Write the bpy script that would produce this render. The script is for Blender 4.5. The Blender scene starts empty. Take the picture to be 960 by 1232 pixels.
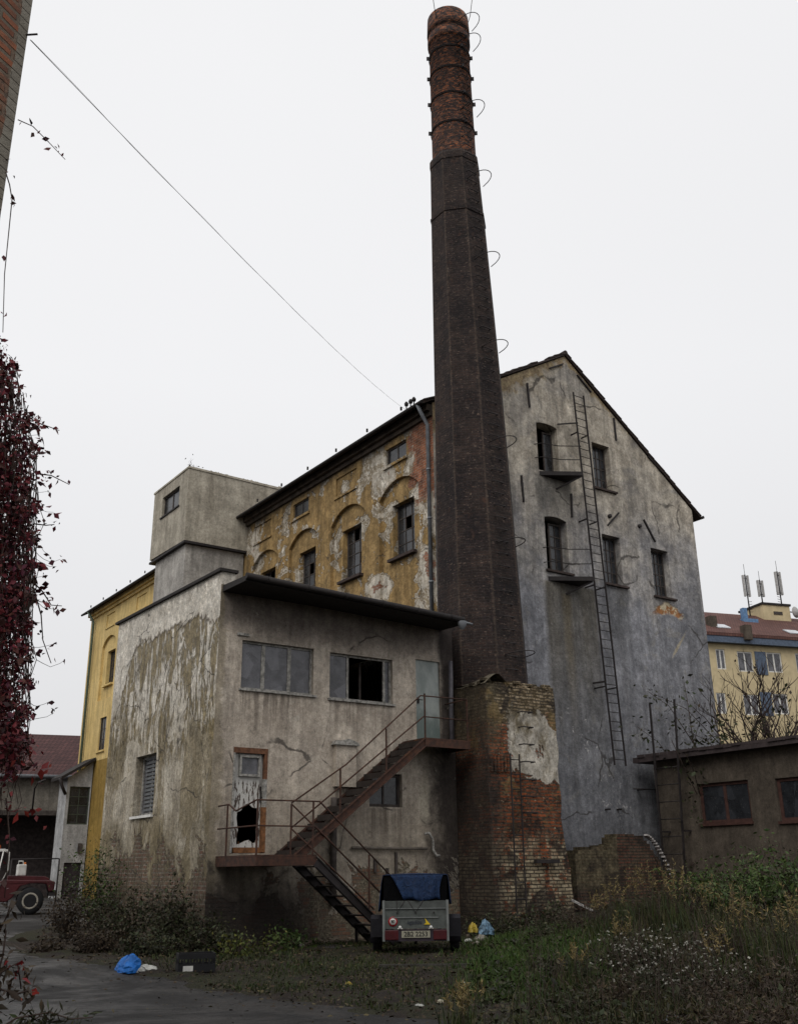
import bpy, math, random
import numpy as np
from mathutils import Vector
from mathutils.geometry import tessellate_polygon

random.seed(7)
RNG = np.random.default_rng(7)
SC = bpy.context.scene
COL = SC.collection
rad = math.radians

# ------------------------------------------------------------------ camera
FPX, CX, CY, EYE = 1190.0, 480.0, 616.0, 1.6
_p, _r, _y = rad(19.9), rad(-0.71), rad(35.1)
FW = np.array([math.sin(_y)*math.cos(_p), math.cos(_y)*math.cos(_p), math.sin(_p)])
_R0 = np.array([math.cos(_y), -math.sin(_y), 0.0]); _U0 = np.cross(_R0, FW)
RT = _R0*math.cos(_r)+_U0*math.sin(_r); UP = -_R0*math.sin(_r)+_U0*math.cos(_r)
def _vvp(R, U): return CX+FPX*R[2]/FW[2]
if _vvp(RT, UP) > 480:
    _r = -_r
    RT = _R0*math.cos(_r)+_U0*math.sin(_r); UP = -_R0*math.sin(_r)+_U0*math.cos(_r)
CAM = np.array([0, 0, EYE])
def ray(px, py): return FW+RT*(px-CX)/FPX-UP*(py-CY)/FPX
def atY(px, py, Y): r = ray(px, py); return CAM+r*(Y/r[1])
def atX(px, py, X): r = ray(px, py); return CAM+r*(X/r[0])
def atD(px, py, d): r = ray(px, py); return CAM+r*(d/math.hypot(r[0], r[1]))

cam = bpy.data.cameras.new('camera'); camo = bpy.data.objects.new('camera', cam); COL.objects.link(camo)
from mathutils import Matrix
camo.matrix_world = Matrix(((RT[0], UP[0], -FW[0], 0), (RT[1], UP[1], -FW[1], 0), (RT[2], UP[2], -FW[2], EYE), (0, 0, 0, 1)))
cam.sensor_fit = 'VERTICAL'; cam.sensor_height = 36; cam.lens = FPX/1232*36; cam.clip_end = 3000; cam.clip_start = .05
SC.camera = camo

# ------------------------------------------------------------------ tags
def tag(o, label=None, cat=None, group=None, kind=None):
    if label: o['label'] = label
    if cat: o['category'] = cat
    if group: o['group'] = group
    if kind: o['kind'] = kind
    return o
def empty(name, loc, label, cat, group=None):
    o = bpy.data.objects.new(name, None); COL.objects.link(o); o.location = loc
    o.empty_display_size = .2; o['root'] = [float(c) for c in loc]
    return tag(o, label, cat, group)
def rootloc(o):
    while o is not None:
        if 'root' in o: return Vector(o['root'])
        o = o.parent
    return Vector((0, 0, 0))
def kids(o): return [c for c in bpy.data.objects if c.parent == o]
def copy_tree(o, parent=None):
    c = o.copy(); COL.objects.link(c); c.parent = parent
    for ch in kids(o): copy_tree(ch, c)
    return c

# ------------------------------------------------------------------ mesh builder
class MB:
    def __init__(s): s.v = []; s.f = []; s.sm = []; s.uv = {}
    def add(s, vs, fs, smooth=False):
        b = len(s.v); s.v += [tuple(map(float, q)) for q in vs]
        for f in fs: s.f.append([b+i for i in f]); s.sm.append(smooth)
        return s
    def box(s, x0, x1, y0, y1, z0, z1):
        return s.hexa([(x0, y0, z0), (x1, y0, z0), (x1, y1, z0), (x0, y1, z0), (x0, y0, z1), (x1, y0, z1), (x1, y1, z1), (x0, y1, z1)])
    def hexa(s, v):
        return s.add(v, [(0, 3, 2, 1), (4, 5, 6, 7), (0, 1, 5, 4), (1, 2, 6, 5), (2, 3, 7, 6), (3, 0, 4, 7)])
    def bar(s, p, q, w, h=None, up=(0, 0, 1)):
        h = h or w; p = Vector(p); q = Vector(q); d = (q-p).normalized(); up = Vector(up)
        if abs(d.dot(up)) > .97: up = Vector((0, 1, 0))
        a = d.cross(up).normalized()*(w/2); b = a.cross(d).normalized()*(h/2)
        return s.hexa([p-a-b, p+a-b, q+a-b, q-a-b, p-a+b, p+a+b, q+a+b, q-a+b])
    def tube(s, pts, r, n=6, r1=None, closed=False):
        pts = [Vector(p) for p in pts]; m = len(pts); vs = []; fs = []
        for i, p in enumerate(pts):
            if closed: d = pts[(i+1) % m]-pts[i-1]
            else: d = pts[min(i+1, m-1)]-pts[max(i-1, 0)]
            d.normalize(); up = Vector((0, 0, 1)) if abs(d.z) < .95 else Vector((1, 0, 0))
            a = d.cross(up).normalized(); b = a.cross(d)
            rr = r if r1 is None else r+(r1-r)*i/max(1, m-1)
            for k in range(n):
                t = 2*math.pi*k/n; vs.append(p+a*math.cos(t)*rr+b*math.sin(t)*rr)
        for i in range(m if closed else m-1):
            j = (i+1) % m
            for k in range(n): fs.append((i*n+k, i*n+(k+1) % n, j*n+(k+1) % n, j*n+k))
        s.add(vs, fs, True)
        if not closed:
            b = len(s.v)-m*n
            s.f.append([b+k for k in range(n)][::-1]); s.sm.append(False)
            s.f.append([b+(m-1)*n+k for k in range(n)]); s.sm.append(False)
        return s
    def lathe(s, prof, n=20, c=(0, 0, 0), axis='z'):
        vs = []; fs = []
        for (r, h) in prof:
            for k in range(n):
                t = 2*math.pi*k/n; a, b = r*math.cos(t), r*math.sin(t)
                vs.append((c[0]+a, c[1]+b, c[2]+h) if axis == 'z' else ((c[0]+h, c[1]+a, c[2]+b) if axis == 'x' else (c[0]+a, c[1]+h, c[2]+b)))
        for i in range(len(prof)-1):
            for k in range(n): fs.append((i*n+k, i*n+(k+1) % n, (i+1)*n+(k+1) % n, (i+1)*n+k))
        s.add(vs, fs, True)
        return s
    def prism(s, poly, h0, h1, P):
        """poly of (a,b); P(a,b,h) -> xyz"""
        n = len(poly); vs = [P(a, b, h0) for a, b in poly]+[P(a, b, h1) for a, b in poly]; fs = []
        for t in tessellate_polygon([[Vector((a, b, 0)) for a, b in poly]]):
            fs.append(tuple(t)); fs.append(tuple(n+i for i in t[::-1]))
        for i in range(n): fs.append((i, (i+1) % n, n+(i+1) % n, n+i))
        return s.add(vs, fs)
    def build(s, name, mat, parent=None, label=None, local=False, bevel=0, recalc=True):
        me = bpy.data.meshes.new(name)
        rl = Vector((0, 0, 0)) if local else rootloc(parent)
        me.from_pydata([(x-rl.x, y-rl.y, z-rl.z) for x, y, z in s.v], [], s.f)
        me.polygons.foreach_set('use_smooth', s.sm)
        if recalc:
            import bmesh
            b = bmesh.new(); b.from_mesh(me); bmesh.ops.recalc_face_normals(b, faces=b.faces); b.to_mesh(me); b.free()
        me.update(); me.materials.append(mat)
        o = bpy.data.objects.new(name, me); COL.objects.link(o); o.parent = parent
        if label: o['label'] = label
        if bevel:
            m = o.modifiers.new('bevel', 'BEVEL'); m.width = bevel; m.segments = 2; m.limit_method = 'ANGLE'
        return o
    def top(s, name, mat, loc, label, cat, group=None, bevel=0, kind=None):
        me_o = s.build(name, mat, None, bevel=bevel)
        loc = Vector(loc); me_o.data.transform(Matrix.Translation(-loc)); me_o.location = loc
        me_o['root'] = list(loc)
        return tag(me_o, label, cat, group, kind)

class Face:
    """vertical plane: P(u, v, w): u along du, v up, w outward along n"""
    def __init__(s, o, du, n): s.o = Vector(o); s.du = Vector(du).normalized(); s.n = Vector(n).normalized()
    def P(s, u, v, w=0.0): return s.o+s.du*u+Vector((0, 0, v))+s.n*w
    def uv(s, px, py, w=0.0):
        r = Vector(ray(px, py)); c = Vector(CAM); o = s.o+s.n*w
        t = (o-c).dot(s.n)/r.dot(s.n); q = c+r*t-s.o
        return q.dot(s.du), q.z
    def box(s, mb, u0, u1, v0, v1, w0, w1):
        P = s.P
        return mb.hexa([P(u0, v0, w0), P(u1, v0, w0), P(u1, v0, w1), P(u0, v0, w1), P(u0, v1, w0), P(u1, v1, w0), P(u1, v1, w1), P(u0, v1, w1)])
    def wall(s, mb, outer, holes, depth, w=0.0):
        loops = [outer]+holes; flat = [p for l in loops for p in l]
        tri = tessellate_polygon([[Vector((a, b, 0)) for a, b in l] for l in loops])
        mb.add([s.P(a, b, w) for a, b in flat], [tuple(t) for t in tri])
        for h in holes:
            n = len(h); vs = [s.P(a, b, w) for a, b in h]+[s.P(a, b, w-depth) for a, b in h]
            mb.add(vs, [(i, (i+1) % n, n+(i+1) % n, n+i) for i in range(n)])
        return mb
def rect(u0, u1, v0, v1): return [(u0, v0), (u1, v0), (u1, v1), (u0, v1)]
def arch(u0, u1, v0, vs, vt, n=10):
    """opening with segmental arch from spring vs to crown vt"""
    w = u1-u0; h = vt-vs; R = (w*w/4+h*h)/(2*h); c = (u0+u1)/2; a = math.asin(min(1, w/2/R)); pts = [(u0, v0), (u1, v0)]
    for i in range(n+1):
        t = a-2*a*i/n; pts.append((c+R*math.sin(t), vt-R+R*math.cos(t)))
    return pts

def leaf_mesh(name, centers, size, mat, parent=None, aspect=.5, flat=.0, droop=0., jit=.4, dirs=None):
    c = np.asarray(centers, float); n = len(c)
    d = RNG.normal(size=(n, 3)) if dirs is None else np.asarray(dirs)+RNG.normal(size=(n, 3))*.25
    d[:, 2] = d[:, 2]*(1-flat)-droop
    d /= np.linalg.norm(d, axis=1)[:, None]
    s = np.cross(d, RNG.normal(size=(n, 3))*np.array([1, 1, 1-flat])+np.array([0, 0, 1.5*flat])); s /= np.linalg.norm(s, axis=1)[:, None]+1e-9
    nn = np.cross(d, s)
    L = size*(1+jit*RNG.normal(size=n)).clip(.4, 1.8); W = L*aspect
    v = np.empty((n, 4, 3)); v[:, 0] = c; v[:, 1] = c+d*(L*.45)[:, None]+s*(W*.5)[:, None]+nn*(W*.18)[:, None]
    v[:, 2] = c+d*L[:, None]; v[:, 3] = c+d*(L*.45)[:, None]-s*(W*.5)[:, None]+nn*(W*.18)[:, None]
    rl = rootloc(parent); v = v.reshape(-1, 3)-np.array(rl)
    me = bpy.data.meshes.new(name); me.vertices.add(4*n); me.vertices.foreach_set('co', v.ravel())
    idx = np.arange(4*n).reshape(n, 4); tris = np.concatenate([idx[:, [0, 1, 2]], idx[:, [0, 2, 3]]], 1).reshape(-1, 3)
    me.loops.add(len(tris)*3); me.loops.foreach_set('vertex_index', tris.ravel())
    me.polygons.add(len(tris)); me.polygons.foreach_set('loop_start', np.arange(len(tris))*3); me.polygons.foreach_set('loop_total', np.full(len(tris), 3))
    me.update(calc_edges=True)
    at = me.color_attributes.new('tone', 'FLOAT_COLOR', 'POINT')
    t = np.repeat(RNG.random(n), 4); cc = np.stack([t, np.repeat(RNG.random(n), 4), t, np.ones(4*n)], 1); at.data.foreach_set('color', cc.ravel())
    me.materials.append(mat)
    o = bpy.data.objects.new(name, me); COL.objects.link(o); o.parent = parent
    return o
def blade_mesh(name, base, h, mat, parent=None, lean=.35, w=.012):
    b = np.asarray(base, float); n = len(b); H = h*(.5+.8*RNG.random(n))
    a = RNG.random(n)*2*np.pi; l = lean*H*RNG.random(n); d = np.stack([np.cos(a), np.sin(a), np.zeros(n)], 1)
    a2 = RNG.random(n)*2*np.pi; s = np.stack([np.cos(a2), np.sin(a2), np.zeros(n)], 1)*w
    mid = b+d*(l*.35)[:, None]; mid[:, 2] += H*.6; tip = b+d*l[:, None]; tip[:, 2] += H
    v = np.stack([b-s, b+s, mid+s*.7, tip, mid-s*.7], 1).reshape(-1, 3)-np.array(rootloc(parent))
    me = bpy.data.meshes.new(name); me.vertices.add(5*n); me.vertices.foreach_set('co', v.ravel())
    i = np.arange(5*n).reshape(n, 5); tr = np.concatenate([i[:, [0, 1, 2]], i[:, [0, 2, 4]], i[:, [4, 2, 3]]], 1).reshape(-1, 3)
    me.loops.add(len(tr)*3); me.loops.foreach_set('vertex_index', tr.ravel())
    me.polygons.add(len(tr)); me.polygons.foreach_set('loop_start', np.arange(len(tr))*3); me.polygons.foreach_set('loop_total', np.full(len(tr), 3))
    me.update(calc_edges=True)
    at = me.color_attributes.new('tone', 'FLOAT_COLOR', 'POINT')
    t = np.repeat(RNG.random(n), 5); at.data.foreach_set('color', np.stack([t, np.repeat(RNG.random(n), 5), t, np.ones(5*n)], 1).ravel())
    me.materials.append(mat)
    o = bpy.data.objects.new(name, me); COL.objects.link(o); o.parent = parent
    return o

# ------------------------------------------------------------------ materials
class Mat:
    def __init__(s, name):
        s.m = bpy.data.materials.new(name); s.m.use_nodes = True; s.t = s.m.node_tree; s.t.nodes.clear()
        s.out = s.N('ShaderNodeOutputMaterial'); s.b = s.N('ShaderNodeBsdfPrincipled'); s.L(s.b.outputs[0], s.out.inputs[0])
        s._pos = None; s.h = None
    def N(s, t, **k):
        n = s.t.nodes.new(t)
        for a, b in k.items(): setattr(n, a, b)
        return n
    def L(s, a, b): s.t.links.new(a, b)
    def put(s, inp, v):
        if hasattr(v, 'is_output'): s.L(v, inp)
        elif isinstance(v, (tuple, list)) and len(v) == 3 and inp.type == 'RGBA': inp.default_value = (*v, 1)
        else: inp.default_value = v
    def math(s, op, a, b=0., c=None, clamp=False):
        n = s.N('ShaderNodeMath', operation=op, use_clamp=clamp); s.put(n.inputs[0], a); s.put(n.inputs[1], b)
        if c is not None: s.put(n.inputs[2], c)
        return n.outputs[0]
    def add(s, a, b): return s.math('ADD', a, b)
    def mul(s, a, b): return s.math('MULTIPLY', a, b)
    def pos(s):
        if s._pos is None:
            g = s.N('ShaderNodeNewGeometry'); sp = s.N('ShaderNodeSeparateXYZ'); s.L(g.outputs['Position'], sp.inputs[0])
            s._pos = (g.outputs['Position'], sp.outputs[0], sp.outputs[1], sp.outputs[2])
        return s._pos
    def vec(s, x, y, z=0.):
        c = s.N('ShaderNodeCombineXYZ'); s.put(c.inputs[0], x); s.put(c.inputs[1], y); s.put(c.inputs[2], z); return c.outputs[0]
    def scaled(s, k, v=None):
        n = s.N('ShaderNodeVectorMath', operation='MULTIPLY'); s.put(n.inputs[0], v if v is not None else s.pos()[0]); n.inputs[1].default_value = k; return n.outputs[0]
    def noise(s, scale, detail=5, rough=.6, k=None, dist=0., vec=None):
        n = s.N('ShaderNodeTexNoise'); v = vec if vec is not None else s.pos()[0]
        if k: v = s.scaled(k, v)
        s.L(v, n.inputs['Vector']); n.inputs['Scale'].default_value = scale; n.inputs['Detail'].default_value = detail
        n.inputs['Roughness'].default_value = rough; n.inputs['Distortion'].default_value = dist; return n.outputs['Fac']
    def voro(s, scale, feature='F1', vec=None):
        n = s.N('ShaderNodeTexVoronoi', feature=feature); s.L(vec if vec is not None else s.pos()[0], n.inputs['Vector']); n.inputs['Scale'].default_value = scale
        return n
    def step(s, f, a, b, lo=0., hi=1.):
        n = s.N('ShaderNodeMapRange', interpolation_type='SMOOTHSTEP'); s.put(n.inputs[0], f)
        s.put(n.inputs[1], a); s.put(n.inputs[2], b); s.put(n.inputs[3], lo); s.put(n.inputs[4], hi); return n.outputs[0]
    def mix(s, f, a, b, mode='MIX'):
        n = s.N('ShaderNodeMix', data_type='RGBA', blend_type=mode); s.put(n.inputs[0], f); s.put(n.inputs[6], a); s.put(n.inputs[7], b); return n.outputs[2]
    def fmix(s, f, a, b):
        n = s.N('ShaderNodeMix', data_type='FLOAT'); s.put(n.inputs[0], f); s.put(n.inputs[2], a); s.put(n.inputs[3], b); return n.outputs[0]
    def wallvec(s):
        p = s.pos(); return s.vec(s.add(p[1], p[2]), p[3], 0.)
    def brick(s, c1, c2, mortar, vec=None, w=.27, h=.083, ms=.011, sm=.15):
        n = s.N('ShaderNodeTexBrick'); 
        # ragged courses: small distortion
        v = vec if vec is not None else s.wallvec()
        nz = s.N('ShaderNodeTexNoise'); s.L(s.pos()[0], nz.inputs['Vector']); nz.inputs['Scale'].default_value = 2.2
        va = s.N('ShaderNodeVectorMath', operation='MULTIPLY_ADD'); s.L(nz.outputs['Color'], va.inputs[0]); va.inputs[1].default_value = (.05, .03, 0); s.L(v, va.inputs[2])
        s.L(va.outputs[0], n.inputs['Vector'])
        s.put(n.inputs['Color1'], c1); s.put(n.inputs['Color2'], c2); s.put(n.inputs['Mortar'], mortar)
        n.inputs['Scale'].default_value = 1; n.inputs['Mortar Size'].default_value = ms; n.inputs['Mortar Smooth'].default_value = sm
        n.inputs['Brick Width'].default_value = w; n.inputs['Row Height'].default_value = h; n.inputs['Bias'].default_value = -.1
        return n.outputs['Color'], n.outputs['Fac']
    def end(s, col, rough=.85, bump=None, strength=.5, dist=.02, metal=0., spec=.3):
        s.put(s.b.inputs['Base Color'], col); s.put(s.b.inputs['Roughness'], rough); s.put(s.b.inputs['Metallic'], metal)
        s.b.inputs['Specular IOR Level'].default_value = spec
        if bump is not None:
            n = s.N('ShaderNodeBump'); s.put(n.inputs['Height'], bump); n.inputs['Strength'].default_value = strength; n.inputs['Distance'].default_value = dist
            s.L(n.outputs[0], s.b.inputs['Normal'])
        return s.m

def plain(name, c, rough=.7, var=.25, scale=6, metal=0., spec=.3, bump=.2):
    m = Mat(name); f = m.step(m.noise(scale), .3, .7); d = tuple(x*(1-var) for x in c); e = tuple(min(1, x*(1+var)) for x in c)
    return m.end(m.mix(f, d, e), rough, m.noise(scale*6), bump, .01, metal, spec)

def cracks(m, c, scale, thr=.5, col=(.035, .03, .027), amt=.75):
    n = m.N('ShaderNodeTexNoise'); m.L(m.pos()[0], n.inputs['Vector']); n.inputs['Scale'].default_value = 1.3; n.inputs['Detail'].default_value = 5
    va = m.N('ShaderNodeVectorMath', operation='MULTIPLY_ADD'); m.L(n.outputs['Color'], va.inputs[0]); va.inputs[1].default_value = (.55, .55, .55); m.L(m.pos()[0], va.inputs[2])
    d = m.voro(scale, 'DISTANCE_TO_EDGE', va.outputs[0]).outputs['Distance']
    k = m.mul(m.step(d, .004, .011, 1, 0), m.step(m.noise(.7, 4), thr, thr+.08)); return m.mix(m.mul(k, amt), c, col), k
def weather(m, c, a=.3, b=.2, streak=.25):
    """multiply in mottling at three scales, and rain streaks"""
    f1 = m.step(m.noise(1.7, 8, .72, dist=.4), .28, .72, 1-a, 1+a); f2 = m.step(m.noise(11, 6, .75), .3, .7, 1-b, 1+b); f3 = m.step(m.noise(45, 4, .75), .3, .7, 1-b*.8, 1+b*.8)
    f4 = m.step(m.noise(2.6, 6, .7, k=(1.5, 1.5, .16), dist=.3), .3, .7, 1+streak*.5, 1-streak)
    f5 = m.step(m.noise(19, 5, .8, k=(1, 1, .8)), .56, .68, 1, .5); f6 = m.step(m.noise(4.3, 7, .78, dist=.3), .58, .72, 1, .72)
    f = m.mul(m.mul(m.mul(f1, f2), m.mul(f3, f4)), m.mul(f5, f6)); f = m.mul(f, 1.08); return m.mix(1., c, m.vec(f, f, f), 'MULTIPLY')
def mat_gable():
    m = Mat('weathered_render'); p = m.pos()
    big = m.noise(.35, 6, .62); mid = m.noise(1.6, 7, .68, dist=.5); fine = m.noise(9, 6, .75); st = m.noise(1.0, 6, .68, k=(1.6, 1.6, .2)); big2 = m.noise(.55, 7, .66, dist=.8, k=(1, 1, 1.3))
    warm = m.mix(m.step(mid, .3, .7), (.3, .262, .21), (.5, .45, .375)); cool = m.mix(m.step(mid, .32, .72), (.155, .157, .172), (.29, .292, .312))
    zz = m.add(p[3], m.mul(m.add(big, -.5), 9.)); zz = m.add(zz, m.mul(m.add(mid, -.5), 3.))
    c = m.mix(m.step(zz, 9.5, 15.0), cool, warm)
    c = m.mix(m.mul(m.step(st, .5, .72), .55), c, (.085, .08, .078))
    c = m.mix(m.mul(m.step(big2, .5, .66), .45), c, (.12, .12, .13))
    c = m.mix(m.mul(m.step(m.noise(.8, 7, .7, dist=.6), .56, .66), .45), c, (.27, .25, .215))
    def strip(x0, x1, ztop, ln, k):
        a = m.mul(m.step(p[1], x0-.15, x0+.12), m.step(p[1], x1-.12, x1+.15, 1, 0)); a = m.mul(a, m.step(p[3], ztop-.05, ztop+.05, 1, 0))
        a = m.mul(a, m.step(p[3], ztop-ln, ztop-.6)); return m.mul(m.mul(a, k), m.step(st, .2, .6, .6, 1))
    c = m.mix(strip(21.35, 23.0, 14.05, 2.2, .75), c, (.062, .06, .056))
    c = m.mix(strip(21.5, 23.8, 10.35, 7.5, .75), c, (.085, .073, .05))
    c = m.mix(strip(22.3, 22.6, 10.0, 6.0, .5), c, (.15, .115, .06))
    c = m.mix(strip(24.35, 25.4, 10.6, 3.5, .55), c, (.062, .062, .062))
    # lime spots where the render has popped off, along a crack running down right
    dx = m.add(p[1], m.mul(m.add(p[3], -5.8), .62)); dx = m.add(dx, -22.5)
    zone = m.mul(m.step(m.math('ABSOLUTE', dx), .25, 1.1, 1, 0), m.mul(m.step(p[3], 1.6, 2.4), m.step(p[3], 5.9, 6.6, 1, 0)))
    sp = m.step(m.add(m.noise(4.2, 6, .72), m.mul(zone, .08)), .665, .69); c = m.mix(m.mul(m.mul(sp, m.step(zone, .05, .3)), .95), c, (.55, .53, .52))
    c = m.mix(m.mul(m.step(m.noise(2.0, 6, .6, k=(1, 1, 2)), .62, .68), .4), c, (.3, .29, .275))
    # plaster lost along the verge, ochre bits
    ed = m.add(m.mul(m.math('ABSOLUTE', m.add(p[1], -23.2)), .68), p[3]); ed = m.add(ed, m.mul(m.add(mid, -.5), 1.9))
    c = m.mix(m.mul(m.step(ed, 18.6, 18.9), .85), c, m.mix(m.step(fine, .4, .6), (.3, .23, .12), (.17, .11, .055)))
    dx = m.add(p[1], -27.4); dz = m.add(m.add(p[3], -10.25), m.mul(m.math('ABSOLUTE', dx), .35)); rr = m.math('SQRT', m.add(m.mul(m.mul(dx, dx), .42), m.mul(m.mul(dz, dz), 6.)))
    g = m.step(m.add(rr, m.mul(m.noise(3.5, 7, .75, k=(1, 1, 2.)), .95)), .82, 1.1, 1, 0)
    c = m.mix(g, c, m.mix(m.step(m.noise(5, 6), .46, .56), (.5, .43, .3), (.30, .135, .05)))
    dx = m.add(p[1], -27.75); dz = m.add(m.add(p[3], -8.9), m.mul(dx, -1.1)); rr = m.math('SQRT', m.add(m.mul(m.mul(dx, dx), 1.6), m.mul(m.mul(dz, dz), 26.)))
    c = m.mix(m.mul(m.step(m.add(rr, m.mul(mid, .9)), .75, 1.05, 1, 0), .75), c, (.42, .36, .25))
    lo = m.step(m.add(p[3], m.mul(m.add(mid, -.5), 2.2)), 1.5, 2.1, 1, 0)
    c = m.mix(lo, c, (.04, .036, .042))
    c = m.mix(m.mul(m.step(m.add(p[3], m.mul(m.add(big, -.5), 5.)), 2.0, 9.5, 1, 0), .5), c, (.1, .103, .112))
    c = weather(m, c, .2, .26, .3); c, ck = cracks(m, c, .33, .5)
    h = m.add(m.mul(mid, .6), m.mul(fine, .55)); h = m.add(h, m.mul(g, -.4))
    return m.end(c, .92, h, .85, .06)

def mat_ochre(clean=False):
    m = Mat('clean_ochre_paint' if clean else 'peeling_ochre_plaster'); p = m.pos()
    a = m.noise(.8, 8, .62, dist=.3); mid = m.noise(3.5, 7, .7); fine = m.noise(14, 6, .75); st = m.noise(1.2, 6, .65, k=(2, 2, .25))
    if clean:
        och = m.mix(m.step(m.noise(.6), .3, .7), (.52, .375, .145), (.62, .46, .195))
        c = m.mix(m.mul(m.step(st, .5, .75), .4), och, (.33, .24, .1))
        lo = m.step(p[3], 7.05, 7.1, 1, 0); c = m.mix(lo, c, m.mix(m.step(mid, .3, .7), (.2, .125, .025), (.27, .175, .045)))
        c = weather(m, c, .12, .1, .25)
        return m.end(c, .85, fine, .3, .015)
    och = m.mix(m.step(mid, .3, .7), (.2, .128, .05), (.34, .23, .1))
    och = m.mix(m.mul(m.step(st, .48, .7), .6), och, (.12, .082, .038))
    white = m.mix(m.step(mid, .35, .7), (.38, .335, .27), (.6, .56, .49)); grey = m.mix(m.step(fine, .3, .7), (.155, .12, .075), (.29, .24, .17))
    pe = m.add(a, m.step(p[2], 22.4, 27, .06, -.02))
    pe = m.add(pe, m.mul(m.math('ABSOLUTE', m.add(m.math('FRACT', m.mul(m.add(p[2], -23.32-1.11+1.5375), 1/3.075)), -.5)), .15))
    pe = m.add(pe, m.mul(m.add(m.noise(9, 5, .7), -.5), .05)); pe = m.add(pe, -.012)
    m1 = m.step(pe, .545, .552); m2 = m.step(pe, .60, .606)
    edge = m.mul(m1, m.step(pe, .556, .585, 1, 0))
    c = m.mix(m1, och, grey); c = m.mix(m.mul(edge, m.step(m.noise(1.6), .38, .44)), c, white)
    c = m.mix(m.mul(m2, .9), c, white)
    # shadowed lifted rim of the paint shell
    rim = m.mul(m.step(pe, .536, .545), m.step(pe, .545, .549, 1, 0)); c = m.mix(m.mul(rim, .8), c, (.055, .036, .02))
    bc, bf = m.brick((.30, .1, .045), (.2, .065, .035), (.24, .19, .14))
    tr = m.mul(m.step(m.add(p[2], m.mul(m.add(a, -.5), 4)), 23.5, 23.8, 1, 0), m.step(m.add(p[3], m.mul(m.add(mid, -.5), 2)), 12.2, 12.6))
    br = m.math('MAXIMUM', m.mul(m.step(pe, .72, .73), .9), tr)
    c = m.mix(br, c, m.mix(m.mul(m.step(mid, .45, .65), .7), bc, (.05, .036, .03)))
    ee = m.add(p[3], m.mul(m.add(a, -.5), 1.1)); c = m.mix(m.mul(m.step(ee, 14.7, 15.2), .85), c, (.035, .028, .024))
    c = m.mix(m.mul(m.step(p[3], 8.9, 8.2), .0), c, (.1, .08, .05))
    c = weather(m, c, .26, .24, .3); c, ck = cracks(m, c, .7, .5)
    h = m.add(m.mul(m1, -.8), m.mul(fine, .35)); h = m.add(h, m.mul(br, -.4)); h = m.add(h, m.mul(mid, .35))
    return m.end(c, .9, h, 1., .05)

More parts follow.
